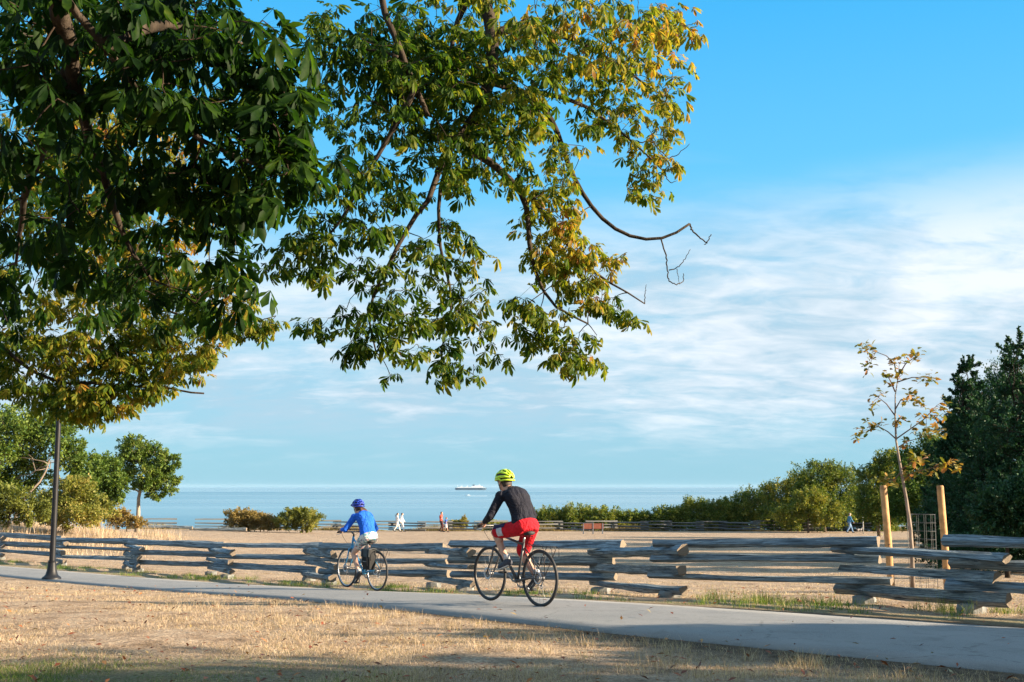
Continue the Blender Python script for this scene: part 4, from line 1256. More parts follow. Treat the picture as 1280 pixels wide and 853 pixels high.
# shrubs at the shore fence
def shore_bushes():
    Y = 99; b = col_at(312, Y)
    tree('bush', 'rounded brownish bush at the shore edge, left of the greener bush', b,
         lobes_px([(300, 649, 21, 14, 0), (322, 652, 22, 12, 0), (338, 654, 14, 10, -.3)], b, Y), LM_BROWN, BARK, 230, 60, .14, .06, seed=11, cat='bush', tint=.5, upbias=.35)
    Y = 98; b = col_at(378, Y)
    tree('bush', 'yellow green bush at the shore edge, right of the browner bush', b,
         lobes_px([(362, 649, 20, 13, 0), (384, 650, 22, 14, 0), (374, 644, 14, 10, 0)], b, Y), LM_OLIVE, BARK, 230, 60, .14, .06, seed=12, cat='bush', tint=.36, upbias=.35)
    Y = 114; b = col_at(573, Y)
    tree('bush', 'small golden bush behind the shore fence beside the child', b, lobes_px([(570, 656, 10, 7, 0), (580, 653, 6, 8, 0)], b, Y), LM_OLIVE, BARK, 70, 50, .13, .04, seed=13, cat='bush', tint=.55)
    b = col_at(612, Y)
    tree('bush', 'low dull green bush at the shore fence beyond the near rider\'s hands', b, lobes_px([(606, 659, 16, 5, 0), (622, 656, 14, 7, 0)], b, Y), LM_OLIVE, BARK, 80, 50, .13, .04, seed=14, cat='bush', tint=.4)
    k = 0
    for px, py, w, h, lab in ((684, 650, 24, 15, 'leftmost sunlit hedge bush, just right of the rider\'s back'), (720, 647, 26, 16, 'yellow topped hedge bush above the left end of the bench'), (758, 650, 26, 16, 'sunlit hedge bush above the right end of the bench'),
                              (797, 653, 24, 14, 'lowest bush of the sunlit hedge, in its dip'), (832, 649, 26, 16, 'rounded green hedge bush right of the dip'), (868, 643, 28, 20, 'tall yellow green hedge bush left of the round trees'), (905, 643, 26, 20, 'broad golden hedge bush beside the round trees'),
                              (938, 634, 26, 26, 'tallest bush of the hedge, touching the round trees')):
        Y = 115.5 - k * .2; b = col_at(px, Y)
        tree('hedge_bush', lab, b, lobes_px([(px - w * .5, py + h * .12, w * .85, h * 1.0, 0), (px + w * .5, py + h * .05, w * .85, h * 1.05, .4), (px, py, w * .8, h * 1.1, -.3), (px, py + h * .45, w * 1.1, h * .7, -.6)], b, Y), LM_HEDGE, BARK, 230, 64, .16, .06, group='bushes of the hedge behind the shore fence', seed=20 + k, cat='hedge bush', tint=.44, upbias=.45)
        k += 1
    for j, (px, py, w, h, lab) in enumerate(((975, 645, 30, 14, 'dark green bush low at the left foot of the right wood'), (1018, 648, 30, 13, 'dark low bush under the domed tree'), (1062, 642, 30, 20, 'dark bush behind the walker in blue'), (1104, 640, 30, 22, 'dark bush at the wood edge behind the left stake'))):
        Y = 118 - j * 2; b = col_at(px, Y)
        tree('bush', lab, b, lobes_px([(px - w * .5, py, w * .8, h, 0), (px + w * .5, py, w * .8, h, .4), (px, py + 8, w, h, -.5)], b, Y), LM_HEDGE, BARK, 230, 64, .17, .06, seed=90 + j, cat='bush', tint=.25, upbias=.4)
shore_bushes()

# trees right of the field
def right_side():
    Y = 112; b = col_at(985, Y)
    tree('round_tree', 'low round olive tree at the left end of the right wood', b, lobes_px([(975, 618, 26, 22, 0, .1), (1000, 612, 24, 26, 0), (985, 640, 34, 20, -1)], b, Y), LM_HEDGE, BARK, 280, 62, .17, .12, seed=31, tint=.42)
    Y = 108; b = col_at(1030, Y)
    tree('round_tree', 'tallest domed tree behind the walker in blue', b, lobes_px([(1025, 598, 34, 24, 0), (1052, 606, 28, 28, 0), (1010, 618, 26, 26, -.5), (1035, 632, 44, 26, -1)], b, Y), LM_HEDGE, BARK, 420, 64, .17, .14, seed=32, tint=.36)
    Y = 105; b = col_at(1010, Y)
    tree('round_tree', 'pale green leafy tree in front of the domed tree', b, lobes_px([(1010, 628, 22, 20, 0), (1030, 640, 26, 18, 0), (985, 645, 22, 14, 0)], b, Y), LM_HEDGE, BARK, 260, 62, .15, .10, seed=33, tint=.5)
    Y = 88; b = col_at(1098, Y)
    tree('broadleaf_tree', 'yellow green tree behind the left stake, beside the walker in blue', b, lobes_px([(1092, 600, 24, 26, 0), (1112, 585, 24, 26, 0), (1085, 630, 20, 24, -.5), (1110, 630, 30, 30, -1)], b, Y), LM_HEDGE, BARK, 380, 64, .15, .12, seed=34, tint=.42)
    Y = 68; b = col_at(1140, Y)
    tree('broadleaf_tree', 'mid green bushy tree behind the sapling trunk', b, lobes_px([(1140, 590, 26, 34, 0), (1165, 575, 24, 36, 0), (1125, 625, 24, 32, -.5), (1158, 635, 34, 36, -1)], b, Y), LM_MID, BARK, 480, 66, .13, .13, seed=35, tint=.30)
    # dark conifers: tiers of upswept boughs
    def conifer(px, Y, topy, half, lab, seed, ntier=11, tint=.30):
        b = col_at(px, Y); s = Y / F; topz = at(px, topy, Y)[2] - b[2]
        r = np.random.default_rng(seed); lobes = []
        for i in range(ntier):
            u = i / (ntier - 1); z = .4 + (topz - .9) * u; R = half * s * (1.0 - u * .90) ** .8 + .12
            nb = 7 if u < .8 else 4
            for k in range(nb):
                a = 2 * PI * (k + .37 * i) / nb + r.normal(0, .2); q = R * r.uniform(.35, .88)
                lobes.append((q * math.cos(a), q * math.sin(a), z + r.normal(0, .12), R * .46 + .12, R * .46 + .12, R * .26 + .30))
            lobes.append((0, 0, z, R * .4 + .12, R * .4 + .12, .5))
        lobes += [(0, 0, topz - .45, .20, .20, .55), (half * s * .16, .1, topz - .9, .2, .2, .5), (-half * s * .14, .1, topz - 1.1, .2, .2, .5)]
        return tree('conifer_tree', lab, b, lobes, LM_DARK, DARKB, 1350, 95, .078, .10, topz * .8, seed=seed, tint=tint, upbias=1.0, tight=.06, inner=.05)
    conifer(1284, 35, 414, 118, 'tallest dark feathery conifer at the wood\'s near corner', 41)
    conifer(1216, 40, 446, 66, 'narrower dark conifer between the sapling and the tallest conifer', 42)
    Y = 43; b = col_at(1185, Y)
    tree('dark_shrub', 'deep green shrub filling the foot of the dark conifers', b, lobes_px([(1216, 530, 32, 52, 1), (1258, 510, 40, 64, 1), (1197, 575, 26, 52, .5), (1180, 600, 22, 50, 0), (1198, 640, 34, 45, -1), (1168, 650, 22, 36, -.5), (1235, 650, 40, 50, -2)], b, Y), LM_DARK, DARKB, 950, 95, .08, .05, seed=43, cat='shrub', tint=.30)
    Y = 30; b = col_at(1255, Y)
    tree('dark_shrub', 'dark shrub under the tallest conifer behind the fence end', b, lobes_px([(1255, 640, 40, 40, 0), (1300, 630, 40, 60, 0)], b, Y), LM_DARK, DARKB, 340, 90, .08, .06, seed=44, cat='shrub', tint=.28)
    # more of the wood beyond the picture's edge; it shades the field and the path
    for (x, y, h, rr, lab, sd_) in ((27, 50, 11, 4, 'leafy tree on the wood edge past the tallest conifer', 51), (32, 60, 12, 4.4, 'tall leafy tree deep in the wood', 52), (36.5, 69, 12.5, 4.4, 'tallest leafy tree at the middle of the wood', 53), (41, 79, 12.5, 4.4, 'far leafy tree at the back of the wood', 58),
                                 (17.0, 4.4, 7.7, 3.5, 'spreading tree shading the near turf beside the path', 54), (19, -4.5, 8.5, 4, 'spreading tree behind the path', 55), (14.8, 9.2, 4.9, 2.3, 'low rounded tree shading the path bend', 56), (21, -10, 9, 4.5, 'rearmost spreading tree of the parkland', 57)):
        b = G(x, y)
        tree('broadleaf_tree', lab, b, [(0, 0, h * .62, rr * .8, rr * .8, h * .34), (rr * .4, 0, h * .45, rr * .7, rr * .7, h * .3), (-rr * .4, .2, h * .5, rr * .7, rr * .7, h * .3), (0, rr * .45, h * .45, rr * .7, rr * .6, h * .3), (0, -rr * .45, h * .4, rr * .7, rr * .6, h * .3), (0, 0, h * .2, rr * .8, rr * .8, h * .22)], LM_MID, BARK, 260, 60, .28, .2, seed=sd_, tint=.35)
right_side()

# ------------------------------------------------------------------ the sapling
def build_sapling():
    o = empty('young_oak_tree', PS); tag(o, 'slender young oak with sparse bronze yellow leaves between the two stakes', 'tree')
    Y = 20.5
    def q(px, py, dy=0): return at(px, py, Y + dy) - PS
    m = MB(); tr = [q(1141, 738), q(1140, 690), q(1138, 660), q(1133, 625), q(1128, 598), q(1124, 575), q(1120, 550), q(1119, 520), q(1119, 495), q(1123, 470), q(1124, 455)]
    m.tube(tr, [.038, .034, .031, .028, .025, .022, .018, .014, .010, .007, .004], 9)
    m.build('trunk', bark_mat('sapling_bark', (.15, .115, .09), (.33, .27, .22)), o)
    br = MB(); tips = []
    B = [([(1120, 549), (1110, 540), (1098, 533), (1088, 538)], [(1092, 534), (1078, 540), (1070, 547), (1100, 530), (1085, 530)]),
         ([(1120, 549), (1140, 535), (1158, 522), (1170, 508)], [(1178, 505), (1165, 515), (1172, 525), (1158, 535), (1150, 522), (1180, 514)]),
         ([(1119, 520), (1108, 505), (1098, 497)], [(1095, 496), (1088, 508), (1103, 492)]),
         ([(1119, 512), (1126, 500), (1140, 498)], [(1130, 502), (1145, 500), (1150, 506), (1138, 490)]),
         ([(1119, 490), (1112, 474), (1108, 470)], [(1105, 470), (1112, 476)]),
         ([(1122, 475), (1118, 455), (1108, 445), (1095, 440)], [(1090, 440), (1082, 432), (1087, 450), (1078, 436), (1085, 462)]),
         ([(1123, 470), (1132, 455), (1142, 448), (1148, 442)], [(1148, 443), (1140, 446), (1125, 450), (1118, 455)]),
         ([(1121, 478), (1140, 472), (1158, 472)], [(1150, 472), (1165, 471), (1160, 474), (1128, 468)]),
         ([(1128, 598), (1145, 590), (1165, 585), (1185, 581)], [(1170, 588), (1180, 580), (1190, 581), (1160, 590), (1196, 582)]),
         ([(1126, 588), (1140, 578), (1160, 572)], [(1140, 572), (1158, 573), (1150, 576)]),
         ([(1126, 590), (1118, 600), (1105, 598)], [(1108, 596), (1100, 600), (1112, 606)]),
         ([(1128, 600), (1136, 595)], [(1135, 594), (1140, 590)]),
         ([(1122, 560), (1134, 552), (1150, 548)], [(1133, 556), (1148, 540), (1165, 542), (1176, 540), (1160, 536)]),
         ([(1120, 530), (1127, 520)], [(1128, 525), (1122, 528)])]
    r = np.random.default_rng(77)
    for path, ends in B:
        d = r.normal(0, .25)
        pts = [q(x, y, d * i / len(path)) for i, (x, y) in enumerate(path)]
        br.tube(pts, np.linspace(.013, .005, len(pts)), 6)
        for (x, y) in ends:
            e = q(x, y, d + r.normal(0, .12)); nn = min(pts, key=lambda p: np.linalg.norm(p - e))
            br.tube([nn, (nn + e) / 2 + (0, 0, .02), e], [.005, .004, .003], 5); tips.append(e)
    br.build('branches', bark_mat('twig_bark', (.10, .055, .04), (.22, .14, .10)), o)
    # lobed leaves in rosettes at the twig ends
    P, D, L = [], [], []
    V, Fc, T = [], [], []
    lob = [(0, 0), (.18, .10), (.30, .26), (.40, .16), (.55, .34), (.66, .20), (.80, .28), (1, 0)]
    for e in tips:
        for k in range(r.integers(9, 14)):
            d = rand_unit(1, r)[0]; d[2] = d[2] * .6 + .1; d /= np.linalg.norm(d)
            s = np.cross(d, rand_unit(1, r)[0] * .6 + (0, 0, 1)); s /= np.linalg.norm(s); n = np.cross(s, d)
            Lf = r.uniform(.085, .135); p0 = e + r.normal(size=3) * .045
            o0 = len(V)
            for (u, w) in lob:
                c = p0 + d * u * Lf - n * u * u * .03
                V += [c, c + s * w * Lf + n * w * .03, c - s * w * Lf + n * w * .03]
            tt = r.random()
            T += [tt] * (3 * len(lob))
            for i in range(len(lob) - 1):
                a = o0 + 3 * i; b = a + 3
                Fc += [(a, b, b + 1, a + 1), (a, a + 2, b + 2, b)]
    raw('crown', np.array(V), np.array(Fc), leaf_mat('bronze_oak_leaves', [(0, (.07, .095, .02)), (.4, (.19, .18, .03)), (.7, (.32, .22, .045)), (1, (.32, .13, .03))], patch=.3, pscale=3), o, {'tint': T})
build_sapling()

# ------------------------------------------------------------------ the big horse chestnut overhead
def leaf_templates(K=10):
    r = np.random.default_rng(5); out = []
    ts = [0, .28, .55, .80, 1.0]; ws = [0, .055, .118, .140, 0]
    for k in range(K):
        V, Tt = [], []
        droop = r.uniform(.15, 1.25); nlf = 7 if k % 3 else 5
        pet = r.uniform(.8, 1.4)
        V += [(0, .012, 0), (0, -.012, 0), (pet, .010, 0), (pet, -.010, 0)]; Tt += [(0, 1, 3), (0, 3, 2)]
        for j in range(7):
            if nlf == 5 and j in (0, 6): jj = j * .9 + .3
            else: jj = j
            a = (jj - 3) / 3 * rad(126) + r.normal(0, .08)
            ln = (1.0, .96, .80, .52)[abs(j - 3)] * r.uniform(.88, 1.1)
            if nlf == 5 and j in (0, 6): ln *= .25
            curl = r.uniform(.05, .35); fold = r.uniform(.05, .30)
            tip_dn = droop * (.75 + .25 * math.cos(a))
            dx, dy = math.cos(a), math.sin(a)
            d = np.array([dx * math.cos(tip_dn), dy * math.cos(tip_dn * .8), -math.sin(tip_dn)]); d /= np.linalg.norm(d)
            s = np.cross((0, 0, 1), d); s /= np.linalg.norm(s) + 1e-9; n = np.cross(d, s)
            o = len(V)
            for t, w in zip(ts, ws):
                c = np.array([pet, 0, 0]) + d * t * ln - np.array([0, 0, curl * t * t * ln])
                ww = w * ln * 1.12
                wv = ww * (1 + .10 * math.sin(9 * t + j * 2 + k)); hv = .04 * ln * math.sin(7 * t + j + 2 * k)
                V += [c, c + s * wv + n * (ww * fold * 2 + hv), c - s * wv + n * (ww * fold * 2 - hv)]
            for i in range(4):
                p = o + 3 * i; q = p + 3
                Tt += [(p, q + 1, p + 1), (p, q, q + 1), (p, p + 2, q + 2), (p, q + 2, q)] if 0 < i < 3 else ([(p, q, q + 1), (p, q + 2, q)] if i == 0 else [(p, q, p + 1), (p, p + 2, q)])
        out.append((np.array(V, float), np.array(Tt, int)))
    return out
TPL = leaf_templates()

def smoothstep(a, b, x):
    t = np.clip((x - a) / (b - a), 0, 1); return t * t * (3 - 2 * t)

def build_chestnut():
    base = G(-3.4, -3.2)
    o = empty('horse_chestnut_tree', base)
    tag(o, 'huge horse chestnut tree overhanging the view, its palmate leaves turning gold', 'tree')
    r = np.random.default_rng(21)
    bark = bark_mat('chestnut_bark', (.016, .012, .009), (.075, .057, .042))
    def pl(L): return [at(x, y, Y) for x, y, Y in L]
    tr = MB()
    top = np.array([-3.2, -2.6, 3.6])
    tr.tube([base + (0, 0, -.2), base + (0, 0, .3), np.array([-3.35, -3.0, 2.0]), top, np.array([-3.0, -2.0, 6.0]), np.array([-2.6, -1.2, 8.5])], [.62, .46, .40, .37, .26, .14], 16)
    tr.build('trunk', bark, o, world=True)
    main = []       # (points, r0, r1)
    # limbs from the trunk out over the path, then drooping into view
    m1 = [np.array([-3.0, -2.0, 5.6]), np.array([-2.2, 1.0, 7.2]), np.array([-1.2, 5.0, 7.7]), np.array([-.6, 8.5, 7.0]), at(570, -110, 10.6)]
    main.append((m1 + pl([(598, -20, 10.8), (616, 40, 10.8), (606, 100, 10.8), (592, 140, 10.8), (583, 180, 10.8)]), .17, .055))
    main.append(([np.array([-3.2, -2.6, 4.2]), np.array([-3.2, 1, 6.0]), np.array([-2.6, 5.5, 6.6]), at(460, -110, 9.6)] + pl([(478, 20, 9.8), (500, 70, 9.8), (520, 110, 9.9), (535, 145, 10)]), .13, .022))
    main.append((pl([(583, 178, 10.8), (612, 200, 10.9), (640, 218, 11), (664, 250, 11), (655, 300, 11), (660, 345, 11), (690, 385, 11), (735, 405, 11)]), .045, .008))
    main.append((pl([(664, 250, 11), (700, 300, 11.2), (735, 345, 11.2), (775, 370, 11.3), (806, 380, 11.3)]), .026, .006))
    main.append((pl([(606, 100, 10.8), (660, 115, 11.2), (695, 150, 11.6), (706, 200, 11.6), (730, 250, 11.6), (765, 290, 11.6), (800, 303, 11.6), (835, 303, 11.6), (855, 292, 11.6), (862, 280, 11.6)]), .042, .012))
    main.append((pl([(598, -20, 10.8), (560, 40, 11), (575, 120, 11), (590, 190, 11)]), .035, .010))
    main.append((pl([(616, 40, 10.8), (680, 30, 11.4), (740, 60, 11.8), (790, 100, 12), (830, 120, 12)]), .05, .008))
    main.append((pl([(660, 115, 11.2), (730, 130, 11.8), (790, 180, 12), (830, 215, 12)]), .03, .006))
    main.append((pl([(592, 140, 10.8), (560, 190, 10.6), (540, 240, 10.4), (500, 300, 10.3), (475, 345, 10.3), (450, 395, 10.2), (470, 440, 10.2)]), .04, .007))
    main.append((pl([(560, 190, 10.6), (545, 270, 10.6), (560, 330, 10.8), (575, 390, 10.8), (550, 440, 10.8)]), .025, .006))
    main.append((pl([(520, 110, 9.9), (480, 170, 10), (450, 230, 10), (420, 290, 10), (385, 320, 10)]), .03, .006))
    main.append((pl([(500, 70, 9.8), (450, 60, 10), (415, 60, 10)]), .02, .005))
    # left part: nearer shaded boughs and farther sunlit ones
    main.append(([np.array([-3.4, -3.0, 3.2]), np.array([-3.6, 0, 4.4]), np.array([-3.3, 3, 4.6]), at(60, -60, 5.2)] + pl([(130, 60, 5.4), (200, 140, 5.5), (270, 190, 5.5), (340, 215, 5.5), (372, 215, 5.6)]), .12, .008))
    main.append((pl([(60, -60, 5.2), (90, 80, 5.8), (120, 200, 6.2), (150, 300, 6.4), (190, 350, 6.4)]), .06, .008))
    main.append((pl([(130, 60, 5.4), (190, 20, 5.8), (260, 30, 6), (320, 60, 6.2)]), .05, .007))
    main.append((pl([(90, 80, 5.8), (40, 200, 6.4), (20, 330, 7)]), .05, .008))
    main.append(([np.array([-3.3, -2.8, 3.0]), np.array([-5.2, 2, 4.3]), np.array([-6.4, 7, 4.6]), at(-120, 330, 15.5)] + pl([(-20, 415, 16), (12, 433, 16), (30, 456, 16), (55, 474, 16), (80, 481, 16), (150, 482, 16), (212, 487, 16), (255, 492, 16)]), .15, .012))
    main.append((pl([(-120, 330, 15.5), (-10, 300, 16), (60, 330, 16.5), (130, 350, 16.5), (200, 385, 16.5), (270, 410, 16.4), (325, 405, 16.4), (345, 395, 16.4)]), .05, .006))
    main.append(([np.array([-5.2, 2, 4.3]), np.array([-4.9, 8, 5.6]), at(60, 60, 16)] + pl([(100, 160, 16.6), (140, 240, 16.6), (190, 300, 16.6), (230, 350, 16.5)]), .09, .008))
    main.append((pl([(80, 481, 16), (90, 510, 16), (130, 520, 16)]), .015, .004))
    nodes = []; nrad = []
    lb = MB(); small = MB()
    for pts, r0, r1 in main:
        pts = np.array(pts); s = np.r_[0, np.cumsum(np.linalg.norm(np.diff(pts, axis=0), axis=1))]
        n = max(6, int(s[-1] / .16)); u = np.linspace(0, s[-1], n)
        q = np.c_[[np.interp(u, s, pts[:, k]) for k in range(3)]].T
        k_ = np.array([.25, .5, .25])
        for _ in range(3): q[1:-1] = .25 * q[:-2] + .5 * q[1:-1] + .25 * q[2:]
        wob = np.cumsum(r.normal(0, .012, q.shape), 0); wob = wob * (not (abs(r1 - .012) < 1e-6 and abs(r0 - .042) < 1e-6)); wob -= np.linspace(0, 1, n)[:, None] * wob[-1]; q = q + wob
        rr = r0 + (r1 - r0) * np.linspace(0, 1, n) ** .8
        bb = MB(); bb.tube(q, rr, 9 if r0 > .03 else 6)
        bb.build('branch', bark, o, world=True)
        nodes.append(q); nrad.append(rr)
    # bare curling tip at the right
    bt = MB()
    for L, r0 in (([(862, 280, 11.6), (866, 290, 11.6), (878, 300, 11.6), (884, 304, 11.6), (889, 293, 11.6)], .010), ([(884, 304, 11.6), (880, 306, 11.6)], .006), ([(826, 298, 11.6), (833, 322, 11.6), (834, 340, 11.6), (836, 352, 11.5), (845, 356, 11.5), (855, 353, 11.6), (854, 342, 11.6)], .008),
                      ([(836, 338, 11.6), (846, 336, 11.6), (856, 325, 11.6), (863, 312, 11.6)], .006), ([(846, 336, 11.6), (850, 356, 11.6)], .004), ([(829, 215, 12), (838, 230, 12), (846, 226, 12)], .006),
                      ([(790, 180, 12), (815, 175, 12), (835, 200, 12), (850, 192, 12), (862, 180, 12)], .007), ([(815, 175, 12), (828, 195, 12), (835, 200, 12)], .005), ([(806, 380, 11.3), (806, 366, 11.3), (808, 356, 11.3)], .005)):
        c_ = np.array(pl(L)); u_ = np.linspace(0, len(c_) - 1, len(c_) * 5); c_ = np.stack([np.interp(u_, np.arange(len(c_)), c_[:, k]) for k in range(3)], 1)
        for _ in range(3): c_[1:-1] = .25 * c_[:-2] + .5 * c_[1:-1] + .25 * c_[2:]
        c_[1:-1] += r.normal(0, .004, c_[1:-1].shape)
        bt = MB(); bt.tube(c_, np.linspace(r0, r0 * .45, len(c_)), 6); tag(bt.build('twig', bark, o, world=True), 'bare leafless curling twig')
    N = np.concatenate(nodes); R0 = np.concatenate(nrad)
    # leaf rosettes: (px, py, rx, ry, near, far, count, tint low, tint high, leaf size); tints mix autumn colour with painted sun and shade
    E = [(655, 45, 195, 85, 9.8, 12.2, 189, 0.40, 0.71, 0.108), (480, 130, 88, 110, 9.4, 11, 97, 0.30, 0.45, 0.108), (785, 90, 70, 100, 11, 12.6, 87, 0.47, 0.72, 0.108), (610, 185, 110, 70, 9.8, 11.6, 85, 0.36, 0.59, 0.108),
         (430, 255, 78, 62, 9.6, 10.6, 46, 0.32, 0.47, 0.108), (700, 292, 48, 55, 10.8, 11.7, 50, 0.52, 0.77, 0.108), (738, 340, 40, 42, 10.9, 11.5, 30, 0.50, 0.75, 0.108), (778, 382, 28, 20, 11, 11.5, 10, 0.39, 0.64, 0.103), (812, 212, 36, 34, 11.6, 12.3, 19, 0.49, 0.73, 0.103),
         (560, 335, 55, 60, 10.2, 11.2, 32, 0.34, 0.54, 0.108), (470, 335, 40, 50, 10, 10.6, 20, 0.34, 0.49, 0.108), (480, 420, 55, 48, 9.9, 10.5, 32, 0.34, 0.53, 0.108), (570, 425, 45, 55, 10.4, 11, 32, 0.34, 0.57, 0.108), (690, 425, 70, 36, 10.7, 11.3, 32, 0.42, 0.61, 0.108), (650, 385, 25, 25, 10.7, 11.2, 10, 0.40, 0.59, 0.108),
         (375, 320, 60, 30, 9.7, 10.4, 26, 0.34, 0.49, 0.108), (402, 398, 18, 12, 10, 10.4, 5, 0.35, 0.49, 0.103), (412, 60, 28, 60, 9.6, 10.4, 21, 0.32, 0.49, 0.103), (840, 30, 18, 30, 11.8, 12.4, 8, 0.53, 0.76, 0.103), (845, 120, 20, 40, 11.9, 12.4, 10, 0.53, 0.76, 0.103),
         (600, 105, 100, 75, 10.0, 11.6, 70, .2, .42, .125), (500, 60, 70, 60, 9.8, 10.8, 40, .22, .42, .125),
         # near left, its shade also put into darker leaf tints
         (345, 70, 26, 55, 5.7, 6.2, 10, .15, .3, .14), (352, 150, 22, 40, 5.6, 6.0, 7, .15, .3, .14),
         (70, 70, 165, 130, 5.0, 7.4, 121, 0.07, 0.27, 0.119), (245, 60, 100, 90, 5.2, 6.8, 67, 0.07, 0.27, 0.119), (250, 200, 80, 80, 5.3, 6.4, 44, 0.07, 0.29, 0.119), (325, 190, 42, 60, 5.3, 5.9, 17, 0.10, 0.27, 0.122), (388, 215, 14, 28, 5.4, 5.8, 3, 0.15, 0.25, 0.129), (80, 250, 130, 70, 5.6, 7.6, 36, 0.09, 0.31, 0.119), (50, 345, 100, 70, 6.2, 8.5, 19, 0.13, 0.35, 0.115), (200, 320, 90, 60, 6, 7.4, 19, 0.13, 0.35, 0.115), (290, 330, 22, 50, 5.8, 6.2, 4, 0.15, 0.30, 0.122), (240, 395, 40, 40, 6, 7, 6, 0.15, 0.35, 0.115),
         # far left, its sunlight also put into more golden leaf tints
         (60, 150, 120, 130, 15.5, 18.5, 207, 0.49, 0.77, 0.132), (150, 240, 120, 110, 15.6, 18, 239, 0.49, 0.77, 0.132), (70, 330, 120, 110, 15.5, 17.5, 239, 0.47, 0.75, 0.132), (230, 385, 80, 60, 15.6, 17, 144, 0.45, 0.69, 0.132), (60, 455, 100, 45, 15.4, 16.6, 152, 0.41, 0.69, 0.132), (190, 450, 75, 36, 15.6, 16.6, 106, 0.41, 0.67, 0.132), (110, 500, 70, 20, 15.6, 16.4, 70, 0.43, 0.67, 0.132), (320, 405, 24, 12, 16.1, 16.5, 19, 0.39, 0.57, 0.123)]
    tips, tints, sizes = [], [], []
    for cx, cy, rx, ry, y0, y1, n, t0, t1, sz in E:
        a = r.uniform(0, 2 * PI, n); q = np.sqrt(r.random(n))
        q *= 1 + .12 * np.sin(3 * a + cx) + .10 * np.sin(7 * a + cy)
        px = cx + rx * q * np.cos(a); py = cy + ry * q * np.sin(a); Y = r.uniform(y0, y1, n)
        for i in range(n):
            tips.append(at(px[i], py[i], Y[i])); 
            tints.append(t0 + (t1 - t0) * np.clip(.5 + .5 * (q[i] * math.cos(a[i])) + r.normal(0, .15), 0, 1) * r.uniform(.75, 1.1)); sizes.append(sz)
    n_vis = len(tips)
    # the crown above and behind the viewer, outside the picture
    n = 0
    while n < 1000:
        p = np.array([r.uniform(-7.5, 3.6), r.uniform(-6, 7.5), r.uniform(3.6, 10.5)])
        e = ((p - np.array([-2.9, .6, 6.6])) / np.array([5.2, 6.6, 4.2]))
        if e @ e > 1 or p[2] < CZ + .43 * max(p[1], 0) + 1.2 + .2: continue
        tips.append(p); tints.append(r.uniform(.15, .5)); sizes.append(.22); n += 1
    tips = np.array(tips); tints = np.array(tints); sizes = np.array(sizes)
    # grow twigs: every rosette joins the nearest wood already there
    dist = np.array([np.min(np.linalg.norm(N - p, axis=1)) for p in tips])
    cap_ = len(tips) * 5 + len(N); NN = np.zeros((cap_, 3)); RR = np.zeros(cap_); c = len(N); NN[:c] = N; RR[:c] = R0
    tw = {0: MB(), 1: MB(), 2: MB()}
    outd = np.zeros_like(tips)
    for i in np.argsort(dist):
        p = tips[i]; dd = np.linalg.norm(NN[:c] - p, axis=1); j = int(np.argmin(dd)); a = NN[j]
        L = dd[j]; 
        bw = r.normal(size=3) * .07 * L + np.array([0, 0, .06 * L]); mid = a + (p - a) * .5 + bw
        m2 = a + (p - a) * .25 + bw * .75; m3 = a + (p - a) * .75 + bw * .75 + r.normal(size=3) * .012 * L
        r0 = min(.8 * RR[j], .0045 + .007 * L); r1 = .0035
        P5 = [a, m2, mid, m3, p]
        tw[0 if i < n_vis else 1].tube(P5, np.linspace(r0, r1, 5), 4, caps=False)
        for k, qq in enumerate(P5[1:]):
            NN[c] = qq; RR[c] = r0 + (r1 - r0) * (k + 1) / 4; c += 1
        d = p - m3; outd[i] = d / (np.linalg.norm(d) + 1e-9)
    tb = bark_mat('chestnut_twig_bark', (.018, .012, .009), (.06, .04, .028))
    tw[0].build('twigs', tb, o, world=True); 
    # rosettes of palmate leaves
    def leaves(idx, lo, hi, name):
        VV, FF, TT = [], [], []; off = 0
        P, D, Sz, T = [], [], [], []
        for i in idx:
            k = r.integers(lo, hi); az0 = r.uniform(0, 6.28)
            for m in range(k):
                az = az0 + 2 * PI * m / k + r.normal(0, .3)
                d = np.array([math.cos(az), math.sin(az), r.uniform(-.55, .25)]) + outd[i] * .55
                d /= np.linalg.norm(d)
                P.append(tips[i] - outd[i] * r.uniform(0, .06)); D.append(d); Sz.append(sizes[i] * r.uniform(.5, 1.2)); T.append(tints[i] + r.normal(0, .06))
        P = np.array(P); D = np.array(D); Sz = np.array(Sz); T = np.array(T)
        up = np.array([0, 0, 1.]) + .6 * rand_unit(len(P), r)
        Sd = np.cross(up, D); Sd /= np.linalg.norm(Sd, axis=1, keepdims=True); Nn = np.cross(D, Sd)
        M = np.stack([D, Sd, Nn], 2) * Sz[:, None, None]
        which = r.integers(0, len(TPL), len(P))
        for k, (tv, tf) in enumerate(TPL):
            s = np.where(which == k)[0]
            if not len(s): continue
            v = np.einsum('nij,vj->nvi', M[s], tv) + P[s][:, None]
            VV.append(v.reshape(-1, 3)); FF.append((tf[None] + (np.arange(len(s)) * len(tv))[:, None, None]).reshape(-1, 3) + off)
            TT.append(np.repeat(T[s], len(tv))); off += len(s) * len(tv)
        raw(name, np.concatenate(VV), np.concatenate(FF), CHEST, o, {'tint': np.concatenate(TT)}, world=True)
    leaves(range(n_vis), 4, 7, 'crown')
    leaves(range(n_vis, len(tips)), 4, 6, 'crown')
CHEST = leaf_mat('horse_chestnut_leaves', [(0, (.006, .020, .004)), (.22, (.015, .046, .007)), (.40, (.045, .095, .010)), (.57, (.14, .175, .020)), (.74, (.30, .24, .032)), (.86, (.34, .15, .035)), (1, (.17, .05, .02))], transl=.60, rough=.55, spread=.26, patch=.20, pscale=1.2, spec=.14, blotch=.58, bscale=16)
build_chestnut()

